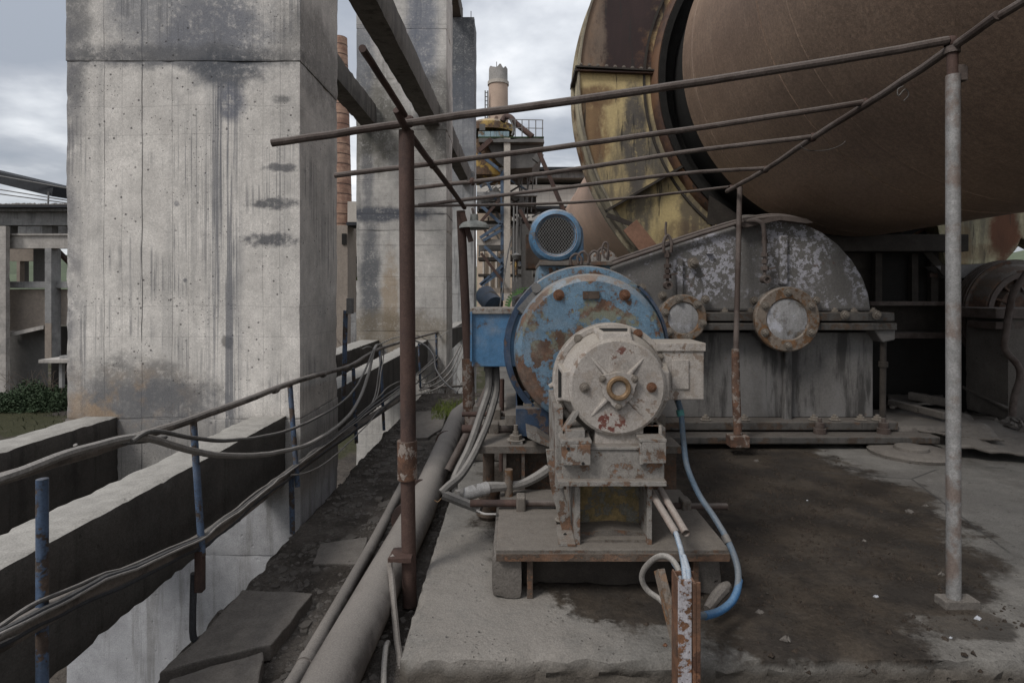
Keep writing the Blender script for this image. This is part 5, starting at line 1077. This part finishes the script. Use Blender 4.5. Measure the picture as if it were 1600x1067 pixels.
# ------------------------------------------------------------------ pipe canopy frame
cf_ = thing('canopy_frame', 'bare canopy frame of rusty pipes on four thin posts over the motors', 'canopy frame', (.8, 4, 0))
pA, pBt = P(635, 205, 3.15), P(724, 328, 5.4)
MB().cyl(P(635, 205, 3.15), P(638, 700, 3.15), .0425, 20).build('post', M['rust_pipe'], cf_)
MB().tube([P(636, 688, 3.15), P(636.5, 748, 3.15)], .054, 20).build('post_sleeve', M['rust_flaky'], cf_)
MB().cyl(P(637, 745, 3.15), P(640, 945, 3.15), .0395, 20).build('post', M['rust_pipe'], cf_)
MB().cyl(P(720, 330, 5.4), P(732, 580, 5.4), .042, 16).build('post', M['rust_pipe'], cf_); MB().cyl(P(731, 560, 5.4), P(733, 645, 5.4), .058, 16).build('post_sleeve', M['rust_flaky'], cf_); MB().cyl(P(733, 640, 5.4), P(735, 712, 5.4), .045, 16).build('post', M['rust_flaky'], cf_)
MB().cyl(P(1489, 118, 2.82), P(1490, 945, 2.82), .0315, 18).build('post', M['galv'], cf_)
MB().cyl(P(1488, 84, 2.82), P(1489, 130, 2.82), .024, 14).build('post', M['rust_pipe'], cf_); MB().cyl(P(1488, 74, 2.82), P(1488, 84, 2.82), .034, 14).build('post_collar', M['rod'], cf_)
MB().box(P(1497, 103, 2.80), P(1503, 130, 2.84)).build('clamp_plate', M['rod'], cf_, bevel=.003); MB().cyl(P(1494, 104, 2.81), P(1507, 104, 2.81), .009, 8).build('clamp_bolt', M['rod'], cf_)
MB().cyl(P(1156, 293, 5.82), P(1150, 545, 5.55), .026, 12).build('post', M['rod'], cf_); MB().tube([P(1149, 545, 5.54), P(1150, 610, 5.5), P(1153, 688, 5.42)], [.036, .04, .038], 12).build('post_sleeve', M['rust_flaky'], cf_)
MB().box(P(1142, 682, 5.36), P(1163, 694, 5.5)).build('post_foot', M['rust_flaky'], cf_, bevel=.01)
MB().box(P(1478, 940, 2.78), P(1512, 951, 2.86)).build('post_foot', M['plate'], cf_, bevel=.004)
def rod(pts, r=.019, nm='cross_bar', mt='rod'): return MB().tube(pts, r, 10, wob=.004, smooth=6).build(nm, M[mt], cf_)
rod([P(567, 76, 2.38), P(590, 112, 2.6), P(632, 180, 3.05)], .017, 'side_bar', 'rust_pipe'); rod([P(619, 172, 2.98), P(640, 210, 3.2), P(680, 263, 4.1), P(726, 325, 5.42)], .021, 'side_bar', 'rust_pipe')
rod([P(1640, -26, 2.3), P(1600, 2, 2.43), P(1558, 29, 2.55)], .019, 'side_bar'); rod([P(1560, 24, 2.53), P(1489, 74, 2.82), P(1440, 108, 3.05), P(1350, 166, 3.6), P(1270, 216, 4.2), P(1195, 266, 5.1), P(1136, 299, 5.9)], .021, 'side_bar')
rod([P(425, 224, 3.12), P(640, 192, 3.1), P(900, 157, 3.0), P(1200, 112, 2.92), P(1480, 64, 2.82)], .0215); rod([P(523, 274, 3.95), P(760, 245, 3.9), P(1050, 206, 3.75), P(1352, 160, 3.6)], .019)
rod([P(645, 294, 4.7), P(860, 270, 4.5), P(1070, 238, 4.35), P(1270, 214, 4.2)], .018); rod([P(654, 321, 5.3), P(860, 296, 5.25), P(1060, 272, 5.15), P(1197, 263, 5.1)], .018); rod([P(646, 322, 5.6), P(870, 318, 5.7), P(1010, 307, 5.8), P(1142, 292, 5.9)], .015)
for k, (lab, pts) in enumerate((('wire curl hanging from the right side bar of the canopy', [P(1412, 135, 3.2), P(1403, 140, 3.2), P(1404, 150, 3.2), P(1414, 140, 3.2), P(1420, 148, 3.2), P(1412, 158, 3.2)]), ('long thin wire sticking out right of the canopy side bar', [P(1250, 228, 4.3), P(1262, 235, 4.3), P(1290, 235, 4.3), P(1312, 228, 4.3), P(1321, 221, 4.3)]), ('wire wound round the third cross bar beside the third pillar', [P(735, 290, 4.6), P(742, 278, 4.6), P(738, 268, 4.6), P(730, 283, 4.6)]))):
    tag(MB().tube(pts, .003, 5, 6).build('wire', M['cable']), lab, 'wire')
for q, y, d in ((1352, 162, 3.6), (1270, 215, 4.2), (1196, 265, 5.1), (1142, 294, 5.85), (1486, 67, 2.82), (676, 257, 4.0), (703, 289, 4.7), (640, 190, 3.12), (738, 284, 4.62)):
    MB().lathe(P(q, y, d), [(-.02, .026), (-.008, .033), (.008, .033), (.02, .026)], 10, 'x').build('wire_tie', M['rust_pipe'], cf_)
for q, y in ((150, 702), (225, 681), (430, 609), (505, 585)):
    MB().lathe(R(q, y), [(-.025, .018), (-.02, .024), (.02, .024), (.025, .018)], 12, 'y').build('weld_collar', M['rail'], rl)
for q, y, d_ in ((560, 930, 0), (520, 1015, 0)): pass
lm = thing('hanging_lamp', 'small enamel lamp hanging from the corner of the canopy beside the second post', 'lamp', P(739, 330, 5.4))
c = P(741, 345, 5.35); MB().lathe((c.x, c.y, c.z), [(.06, .0), (.06, .035), (.0, .04), (-.02, .11), (-.05, .14), (-.075, .145), (-.07, .13), (-.04, .1)], 24, 'z').build('lamp_shade', M['lamp'], lm); MB().cyl(P(738, 326, 5.4), P(741, 338, 5.36), .012, 8).build('hanger', M['rod'], lm)
tag(MB().bar(P(722, 332, 5.33), P(736, 378, 5.33), .012, .05).build('steel_strip', M['rust_pipe']), 'bent steel strip hanging beside the second canopy post', 'strip')
# thin bent foot pipe under the first post
cable('bent_pipe', 'thin curved pipe running down from the foot of the first canopy post to the front', [P(616, 868, 3.1), P(609, 878, 3.08), P(612, 900, 3.05), P(617, 960, 2.9), P(621, 1000, 2.8), P(626, 1035, 2.7), P(626, 1100, 2.5)], .017, 'bigpipe', cat='pipe')
tag(MB().rough(P(605, 872, 3.06), P(650, 862, 3.2), .03, .004, .008).build('foot_clamp', M['rust_pipe']), 'rusty clamp plate on the foot of the first canopy post', 'clamp')
# ------------------------------------------------------------------ slab details
lidp = PZ(1424, 710, 0)
m = MB(); m.lathe((lidp.x, lidp.y, 0), [(0, .36), (.03, .365), (.045, .34), (.05, .15), (.075, .14), (.085, .11), (.085, 0)], 40, 'z'); m.v = [(x+.01*mn.noise(Vector((x*4, y*4, z))), y, z+.03*(x-lidp.x)*0) for x, y, z in m.v]
tag(m.build('cover_disc', M['plate']), 'round dusty cover lid lying on the slab right of the gearbox', 'lid')
m = MB(); r = random.Random(5)
for i in range(900):
    q = r.uniform(1385, 1660); y = r.uniform(600, 690); c = PZ(q, y, 0); s = r.uniform(.02, .09); chunk(m, (c.x, c.y, .0+.25*max(0, mn.noise(Vector((c.x, c.y, 0))))), s, i)
kind(m.build('rubble', M['stone']), 'stuff', 'heap of dusty rubble on the slab right of the gearbox', 'rubble')
def sheet(label, px, z, seed, mt='plate'):
    pts = [PZ(a, b, z) for a, b in px]; n = 14; m = MB(); vs = []
    for j in range(n+1):
        for i in range(n+1):
            u, v = i/n, j/n; p = pts[0].lerp(pts[1], u).lerp(pts[3].lerp(pts[2], u), v)
            e = .06*mn.noise(Vector((p.x*4+seed, p.y*4, 0))); zz = z+.07*mn.noise(Vector((p.x*2.2, p.y*2.2, seed)))+.03*mn.noise(Vector((p.x*7, p.y*7, seed)))
            vs.append((p.x+e, p.y+e, max(.012, zz)))
    fs = [(j*(n+1)+i, j*(n+1)+i+1, (j+1)*(n+1)+i+1, (j+1)*(n+1)+i) for j in range(n) for i in range(n)]
    m.add(vs, fs, True); o = m.build('scrap_sheet', M[mt]); k = o.modifiers.new('solidify', 'SOLIDIFY'); k.thickness = .02
    return tag(o, label, 'sheet', 'crumpled sheets on the rubble')
sheet('crumpled sheet at the right of the rubble, nearest to the round lid', [(1500, 650), (1640, 662), (1680, 715), (1480, 700)], .10, 1)
sheet('long crumpled sheet in front of the support roller', [(1400, 640), (1500, 640), (1570, 690), (1420, 672)], .14, 7)
sheet('dark sheet end in the far part of the rubble beside the gearbox drain pipe', [(1385, 615), (1470, 612), (1480, 632), (1390, 640)], .22, 13, 'stone')
for lab, a, b, w, h in (('thin lath slanting across the rubble toward the support roller', (1503, 604, 7.0), (1578, 640, 6.2), .05, .03), ('second dark beam end lying across the rubble', (1390, 628, 6.6), (1478, 650, 6.0), .08, .07), ('rounded log-like piece in the middle of the rubble', (1420, 618, 6.9), (1500, 632, 6.5), .09, .09)):
    tag(MB().bar(P(*a), P(*b), w, h).build('timber', M['plate'], bevel=.01), lab, 'timber', 'timbers on the rubble')
tag(MB().rough(PZ(1398, 695, 0)+Vector((0, 0, .005)), PZ(1440, 662, 0)+Vector((0, 0, .18)), .04, .015, .03).build('broken_block', M['stone']), 'broken concrete block right of the gearbox base', 'block')
tag(MB().cyl(PZ(1400, 668, .06), PZ(1425, 678, .06), .05, 12).build('rusty_drum', M['plate']), 'small dusty can at the corner of the gearbox base', 'can')
# ------------------------------------------------------------------ hall at the left
def PB(a, b, d, th): u, v = P(a[0], a[1], d), P(b[0], b[1], d); return (u.x, d, u.z), (v.x, d+th, v.z)
hl = thing('concrete_hall', 'grey concrete frame hall with open window bays behind the nearest pillar', 'building', (P(50, 0, 29).x, 30, ZG))
def hp(a, b, d, th, nm, mt, par=hl): return MB().box(*PB(a, b, d, th)).build(nm, M[mt], par)
MB().rough(*PB((-60, 640), (9, 353), 27.5, .25), .3, .02, .02).build('column', M['hall_light'], hl)
hp((-60, 320), (112, 324), 27.2, 9, 'roof', 'roofing'); hp((-60, 324), (112, 330), 27.6, 8, 'roof_edge', 'hall_conc'); hp((-60, 330), (112, 352), 28, .4, 'parapet_beam', 'hall_conc'); hp((-60, 365), (112, 368), 27.9, .6, 'beam_ledge', 'hall_light'); hp((-60, 368), (112, 388), 28, .4, 'beam', 'hall_light')
for q0, q1 in ((14, 17), (66, 81)): hp((q0, 352), (q1, 365), 28.2, .4, 'stub_column', 'hall_dark')
hp((70, 388), (80, 560), 28, .6, 'column', 'hall_conc'); hp((70, 505), (80, 560), 27.95, .04, 'column_facing', 'plaster')
hp((14, 452), (70, 516), 28.6, .2, 'wall_panel', 'plaster'); hp((80, 452), (112, 508), 28.6, .2, 'wall_panel', 'plaster'); hp((14, 440), (70, 450), 28.3, .5, 'sill', 'hall_conc'); hp((80, 440), (112, 450), 28.3, .5, 'sill', 'hall_conc')
m = MB(); m.add([P(14, 520, 28), P(68, 508, 28), P(68, 514, 28), P(14, 526, 28), P(14, 520, 28.8), P(68, 508, 28.8), P(68, 514, 28.8), P(14, 526, 28.8)], [(0, 1, 2, 3), (7, 6, 5, 4), (0, 4, 5, 1), (1, 5, 6, 2), (2, 6, 7, 3), (3, 7, 4, 0)]); m.build('sloping_ledge', M['hall_light'], hl)
hp((14, 516), (70, 640), 29, .2, 'lower_wall', 'hall_dark'); hp((80, 510), (112, 640), 30.5, .2, 'dark_opening', 'black')
hp((52, 388), (70, 440), 29.5, .6, 'inner_column', 'hall_dark'); hp((14, 388), (52, 408), 31, .3, 'inner_beam', 'plaster'); hp((26, 408), (31, 440), 31, .3, 'window_mullion', 'plaster'); hp((32, 408), (38, 440), 31.4, .3, 'window_mullion', 'hall_dark')
hp((-60, 388), (200, 640), 38, .1, 'rear_wall_low', 'hall_dark') if False else None
hp((-60, 350), (112, 366), 34, .3, 'rear_beam', 'hall_conc'); hp((80, 388), (86, 440), 30.2, .3, 'window_mullion', 'plaster')
MB().bar(P(86, 388, 30), P(110, 412, 30), .3, .15).build('window_brace', M['rust_pipe'], hl)
MB().bar(P(-60, 262, 33), P(112, 303, 31), 2.0, .62).build('conveyor_gallery', M['roofing'], hl)
for y0, y1, r in ((276, 301, .035), (298, 320, .03), (306, 324, .03)): MB().cyl(P(-40, y0-8, 30), P(108, y1-6, 30), r, 6).build('roof_railing', M['iron'], hl)
MB().cyl(P(76, 300, 30), P(75, 322, 30), .04, 6).build('roof_post', M['iron'], hl)
m = MB(); r = random.Random(8)
for i in range(260): c = P(r.uniform(-10, 104), 321, r.uniform(27.3, 30)); chunk(m, (c.x, c.y, c.z), r.uniform(.05, .2), i)
kind(m.build('roof_debris', M['stone'], hl), 'stuff')
tb_ = thing('concrete_table', 'concrete slab on a thin leg standing before the hall beside the bush', 'table', P(80, 606, 24)); MB().box(*PB((60, 562), (108, 567), 24, 1.2)).build('tabletop', M['hall_light'], tb_); MB().box(*PB((92, 567), (97, 606), 24.3, .15)).build('leg', M['hall_conc'], tb_); MB().box(*PB((93, 556), (108, 562), 24.3, .3)).build('block', M['hall_conc'], tb_)
# bush
def foliage(m, c, rad, n, s, seed, flat=.8):
    r = random.Random(seed)
    for i in range(n):
        v = Vector((r.gauss(0, 1), r.gauss(0, 1), r.gauss(0, 1))).normalized(); k = r.uniform(.55, 1.0)*(1+.35*mn.noise(v*2.5+Vector((seed, 0, 0))))
        p = Vector(c)+Vector((v.x*rad[0], v.y*rad[1], abs(v.z)*rad[2]))*k; u = Vector((r.gauss(0, 1), r.gauss(0, 1), r.gauss(0, 1))).normalized()*s*r.uniform(.5, 1.3); w = u.orthogonal().normalized()*s*.45
        m.add([p-u, p+w, p+u, p-w], [(0, 1, 2, 3)])
bc = P(55, 606, 25.5); bush = thing('bush', 'dark green bramble bush at the foot of the hall wall', 'bush', (bc.x, bc.y, ZG))
m = MB(); foliage(m, (bc.x, bc.y, ZG), (1.5, 1.0, 1.15), 5200, .07, 3); foliage(m, (bc.x-.8, bc.y-.3, ZG), (.9, .8, .8), 2200, .07, 4); foliage(m, (bc.x+.9, bc.y-.2, ZG), (.9, .8, .9), 2200, .07, 6); m.build('foliage', M['bush'], bush)
m = MB(); r = random.Random(2)
for i in range(24):
    p = Vector((bc.x+r.uniform(-1.2, 1.2), bc.y, ZG)); m.tube([p, p+Vector((r.gauss(0, .3), 0, 1)), p+Vector((r.gauss(0, .7), r.gauss(0, .3), 1.7))], [.015, .01, .005], 4)
m.build('stem', M['twig'], bush)
# ------------------------------------------------------------------ narrow view between first and second pillar
bc_ = thing('brick_chimney', 'slender orange brick chimney rising behind the far edge of the nearest pillar', 'chimney', (P(530, 0, 46).x, 46, ZG))
cx = P(531, 0, 46).x
MB().lathe((cx, 46, 0), [(ZG, 1.35), (pz(350, 46), .98), (pz(60, 46), .58), (pz(60, 46), 0)], 40, 'z').build('shaft', M['brick'], bc_)
for k in range(19):
    z = pz(352-k*15.5, 46); rr = .98-.4*(352-(352-k*15.5))/290; MB().lathe((cx, 46, 0), [(z, rr), (z, rr+.015), (z+.06, rr+.013), (z+.09, rr-.02)], 32, 'z').build('iron_band', M['rust_pipe'], bc_)
nb = thing('weathered_building', 'pale weathered building with dark window strips between the first two pillars', 'building', (P(548, 0, 38).x, 38, ZG))
def nbp(a, b, d, th, nm, mt): return MB().box(*PB(a, b, d, th)).build(nm, M[mt], nb)
nbp((541, 347), (575, 352), 36.5, 2, 'eaves', 'roofing'); nbp((500, 352), (543, 640), 37, 2, 'side_wall', 'plaster'); nbp((543, 315), (580, 347), 44, 1, 'upper_wall', 'col_light'); nbp((543, 374), (580, 400), 40, .5, 'wall_panel', 'col_light'); nbp((543, 412), (580, 433), 40, .5, 'wall_panel', 'col_light')
nbp((543, 352), (580, 374), 40.6, .3, 'dark_window', 'black'); nbp((543, 400), (580, 412), 40.6, .3, 'dark_window', 'black'); nbp((543, 433), (580, 440), 39.5, 1, 'mossy_ledge', 'grass'); nbp((543, 440), (580, 640), 40.5, .3, 'base_wall', 'hall_dark'); nbp((534, 365), (541, 382), 36.9, .1, 'dark_window', 'black')
nbp((548, 489), (562, 560), 30, .3, 'low_wall', 'hall_conc')
# ------------------------------------------------------------------ tower structure in the middle distance
tw = thing('silo_tower', 'tower with yellow tank, cyan railing panels and blue steel bracing in the distance', 'tower', (P(790, 0, 25).x, 25, ZG))
DT = 25.0
def tp(a, b, d, th, nm, mt): return MB().box(*PB(a, b, d, th)).build(nm, M[mt], tw)
def tbr(a, b, d, w, h, nm, mt): return MB().bar(P(a[0], a[1], d), P(b[0], b[1], d), w, h, up=(0, 1, 0)).build(nm, M[mt], tw)
c = P(776, 205, 27); MB().lathe((c.x-.3, 27.2, c.z), [(-.1, 1.15), (.22, 1.15), (.42, .8), (.5, .35), (.5, 0)], 36, 'z').build('yellow_tank', M['yellow'], tw)
tp((749, 194), (758, 204), 25.9, .05, 'tank_window', 'hall_dark')
for k in range(5): tp((747+k*9.8, 205.5), (756.2+k*9.8, 214.5), 25.2, .08, 'cyan_panel', 'cyan')
MB().rough(*PB((747, 223), (851, 215), 24.9, 6), .25, .02, .05).build('platform', M['hall_dark'], tw)
tp((748, 213.6), (850, 215.6), 25.0, 5.8, 'platform_moss', 'bush')
m = MB(); m.prism([(P(a, b, 25.3).x, P(a, b, 25.3).z) for a, b in ((760, 223), (849, 223), (848, 240), (832, 262), (790, 264), (775, 250))], 25.3, 29); m.build('hopper', M['hall_dark'], tw)
c = P(768, 230, 26.4); MB().lathe((c.x-.3, 26.6, 0), [(pz(225, 26.4), 1.1), (pz(278, 26.4), 1.05), (pz(285, 26.4), .7), (pz(286, 26.4), 0)], 30, 'z').build('yellow_hopper', M['yellow'], tw)
MB().rough(*PB((787, 470), (797.5, 215), DT, .3), .3, .006, .01).build('concrete_column', M['col_light'], tw)
tp((782, 262), (787, 470), DT, .2, 'steel_column', 'steelblue'); tp((745, 300), (840, 306), DT+.1, .3, 'cross_beam', 'hall_conc'); tp((745, 374), (787, 383), DT+.05, .3, 'cross_beam', 'col_light'); tp((748, 450), (800, 458), DT, .5, 'cross_beam', 'plaster')
tp((748, 383), (787, 392), DT+.6, .3, 'shadow_beam', 'hall_dark')
for a, b in (((750, 320), (783, 350)), ((783, 350), (750, 372)), ((783, 360), (755, 376)), ((757, 385), (783, 410)), ((785, 415), (750, 445)), ((783, 424), (752, 446)), ((748, 240), (783, 268)), ((750, 292), (783, 275))): tbr(a, b, DT-.05, .13, .12, 'diagonal_brace', 'steelblue')
for a, b in (((752, 396), (786, 440)), ((752, 346), (781, 312))): tbr(a, b, DT-.25, .12, .12, 'diagonal_brace', 'rust_pipe')
tbr((748, 236), (768, 218), DT-.2, .2, .2, 'diagonal_brace', 'rust_pipe')
tbr((842, 238), (882, 332), 23.5, .16, .16, 'raking_strut', 'rust_pipe'); tbr((812, 328), (836, 372), 23.8, .14, .14, 'raking_strut', 'rust_pipe'); tbr((836, 252), (845, 240), 24, .3, .3, 'strut_head', 'hall_dark')
m = MB()
for k in range(5):
    q = 805+k*10.7
    MB().cyl(P(q, 187+.3*k, 25.0), P(q, 214, 25.0), .022, 6).build('railing_post', M['iron'], tw)
for y in (187, 200): MB().cyl(P(795, y, 25.0), P(849, y+1, 25.0), .018, 6).build('railing_bar', M['iron'], tw)
MB().tube([P(785, 190, 25.6), P(790, 183, 25.6), P(798, 184, 25.4), P(806, 193, 25.2), P(832, 214, 25)], .13, 12, 4).build('bent_duct', M['rust_pipe'], tw)
MB().tube([P(798, 188, 25.2), P(803, 200, 25.2), P(800, 212, 25.2)], .05, 8, 4).build('drop_pipe', M['iron'], tw)
rt = random.Random(21)
for k in range(46):
    q0, y0_ = rt.uniform(747, 835), rt.uniform(228, 440); v_ = rt.choice(((0, 1), (1, 0), (1, .6), (1, -.6), (.5, 1))); L_ = rt.uniform(12, 42); dd_ = rt.uniform(25.6, 29)
    tbr((q0, y0_), (min(845, q0+v_[0]*L_), min(452, y0_+v_[1]*L_)), dd_, rt.choice((.05, .08, .13)), .08, 'lattice_bar', rt.choice(('darksteel', 'hall_dark', 'rust_pipe', 'steelblue', 'hall_dark', 'iron')))
for y_, h_, d_ in ((244, 4, 28), (322, 5, 27), (345, 4, 28.2), (402, 5, 28), (428, 4, 27.4)): tp((747, y_), (836, y_+h_), d_, 1.2, 'walk_grating', 'darksteel')
for k in range(9): MB().cyl(P(836+k*1.1*0+rt.uniform(-30, 0), 262, 27), P(812+rt.uniform(-12, 22), rt.uniform(330, 440), 27), .03, 5).build('thin_pipe', M['iron'], tw)
tp((747, 306), (787, 315), 26.5, .3, 'stair_landing', 'hall_dark'); tbr((748, 322), (779, 296), 25.6, .35, .05, 'stair', 'hall_dark')
for k in range(6): tbr((750+k*5, 320-k*4.2), (750+k*5, 308-k*4.2), 25.4, .03, .03, 'stair_baluster', 'iron')
tbr((750, 308), (778, 286), 25.4, .03, .03, 'stair_handrail', 'iron')
# hanging cable hooks and little equipment behind the column
tp((800, 318), (835, 322), 24.5, .3, 'equipment_beam', 'hall_dark'); 
for q in (803, 808): MB().cyl(P(q, 320, 24.3), P(q, 440, 24.3), .04, 6).build('hoist_pipe', M['iron'], tw)
MB().lathe(P(807, 395, 24.2), [(0, .02), (-.1, .22), (-.15, .2), (-.3, .12)], 16, 'z').build('lamp_head', M['iron'], tw)
MB().cyl(P(806, 402, 24.2), P(806, 430, 24.2), .045, 8).build('yellow_pipe', M['yellow'], tw)
tp((815, 350), (832, 470), 25.5, .5, 'dark_cladding', 'hall_dark')
for q in (832, 837): MB().cyl(P(q, 345, 25), P(q, 440, 25), .03, 6).build('hoist_pipe', M['cable_light'], tw)
cable('slack_cable', 'dark cable running down across the tower column to the green gear', [P(799, 370, 20), P(793, 400, 18), P(787, 440, 16), P(781, 480, 14)], .02, 'cable_dark')
tag(MB().cyl(P(757, 460, 20), P(772, 478, 19.4), .35, 20).build('drum', M['steelblue']), 'blue grey drum below the tower bracing beside the third pillar', 'drum')
st = thing('round_stack', 'pale round stack with grey rendered head behind the yellow tank', 'chimney', (P(779, 0, 44).x, 44, ZG))
c = P(778.5, 0, 44); w0 = 15.5/F*44
MB().lathe((c.x, 44, 0), [(ZG, w0*1.15), (pz(200, 44), w0), (pz(132, 44), w0*.97)], 40, 'z').build('shaft', M['stack'], st); MB().lathe((c.x, 44, 0), [(pz(134, 44), w0*.97), (pz(134, 44), w0*1.07), (pz(129, 44), w0*1.07), (pz(129, 44), w0*.96)], 40, 'z').build('ring_band', M['col_light'], st)
m = MB(); nn_ = 40; vs = []
for lv, (y, rr) in enumerate(((129, .95), (112, .94), (109, .94), (109, .80))):
    for k in range(nn_): a = 2*pi*k/nn_; z = pz(y, 44)+(.22*mn.noise(Vector((cos(a)*2, sin(a)*2, 7))) if lv >= 2 else 0)*1.4; vs.append((c.x+w0*rr*cos(a), 44+w0*rr*sin(a), z))
m.add(vs, [(l*nn_+k, l*nn_+(k+1) % nn_, (l+1)*nn_+(k+1) % nn_, (l+1)*nn_+k) for l in range(3) for k in range(nn_)], True); m.build('broken_head', M['stack_top'], st)
MB().cyl(P(776, 108, 44), P(776, 97, 44), .03, 5).build('lightning_rod', M['iron'], st)
MB().cyl(P(762, 142, 43.4), P(762, 190, 43.4), .05, 5).build('ladder_rail', M['iron'], st); MB().cyl(P(758, 142, 43.4), P(758, 190, 43.4), .05, 5).build('ladder_rail', M['iron'], st)
for k in range(7): MB().cyl(P(758, 145+k*6.5, 43.4), P(762, 145+k*6.5, 43.4), .04, 4).build('ladder_rung', M['iron'], st)
fb = thing('far_mill_building', 'pale block building with black roof edge between the tower and the kiln', 'building', (P(860, 0, 33).x, 33, ZG))
def fp_(a, b, d, th, nm, mt): return MB().box(*PB(a, b, d, th)).build(nm, M[mt], fb)
fp_((803, 261), (960, 265), 32, 6, 'roof', 'roofing'); fp_((803, 265), (960, 278), 32.5, 5, 'roof_edge', 'hall_conc'); fp_((780, 278), (960, 294), 34, 2, 'open_bay', 'black'); fp_((745, 289), (838, 302), 33, .4, 'block_wall', 'blocks'); fp_((838, 289), (960, 322), 33, .4, 'block_wall', 'blocks')
fp_((745, 302), (838, 330), 34.5, 1, 'dark_bay', 'hall_dark'); fp_((800, 335), (900, 352), 32.8, .4, 'block_wall', 'blocks'); fp_((838, 322), (960, 326), 32.8, .6, 'roof_flashing', 'roofing'); fp_((745, 330), (800, 480), 36, .4, 'beige_wall', 'beige'); fp_((800, 352), (960, 480), 33.5, .4, 'shaded_wall', 'hall_dark'); fp_((800, 322), (960, 335), 35, .4, 'recess', 'hall_dark')
for q in (804, 811, 824, 838): MB().cyl(P(q, 276, 31.8), P(q, 289, 31.8), .04, 5).build('railing_post', M['iron'], fb)
MB().cyl(P(802, 277, 31.8), P(838, 276, 31.8), .035, 5).build('railing_bar', M['iron'], fb)
for x in (756, 766, 776): MB().cyl(P(x, 390, 35.8), P(x, 450, 35.8), .09, 6).build('downpipe', M['col_light'], fb)
# green gear
gg = thing('toothed_drive', 'green toothed gear wheel half hidden behind the blue motor', 'gear', P(808, 475, 7.4))
c = P(821, 481, 7.4); m = MB()
MB().ring(c, .20, .235, 0, .10, 48).build('rim', M['green'], gg); MB().lathe(c, [(.02, 0), (.0, .09), (.1, .1)], 24).build('hub', M['rod'], gg)
TE = MB().box((-.011, 0, 0), (.011, .1, .035)).mesh('tooth', M['green'])
for k in range(44):
    a = 2*pi*k/44; inst('tooth', TE, gg, (c.x+cos(a)*.235, c.y, c.z+sin(a)*.235), (0, pi/2-a, 0))
for k in range(6):
    a = 2*pi*k/6+.3; MB().bar(c+Vector((cos(a)*.09, .05, sin(a)*.09)), c+Vector((cos(a)*.2, .05, sin(a)*.2)), .05, .04).build('spoke', M['green'], gg)
gm = thing('gear_bracket', 'grey cast bracket and pump in front of the green gear wheel', 'pump', P(818, 480, 6.9)); MB().box(P(800, 485, 6.8), P(822, 462, 7.2)).build('body', M['iron'], gm, bevel=.02); MB().lathe(P(813, 472, 6.75), [(0, 0), (0, .06), (.1, .07)], 20).build('cap', M['rod'], gm); MB().lathe(P(824, 458, 6.7), [(0, .0), (0, .05), (.3, .05)], 16).build('cap', M['rod'], gm)
# dark tank saddle behind motor hood
tag(MB().box(P(822, 420, 6.6), P(862, 372, 7.1)).build('machine_box', M['steel_brown'], bevel=.01), 'rusty brown machine box right behind the foot of the blower', 'machine box')
tag(MB().lathe(P(945, 412, 6.6), [(0, 0), (0, .10), (.02, .16), (.12, .18), (.14, .0)], 30).build('pulley', M['steel_grey']), 'pale round pulley peeking out between lifting eyes and gearbox lid', 'pulley')
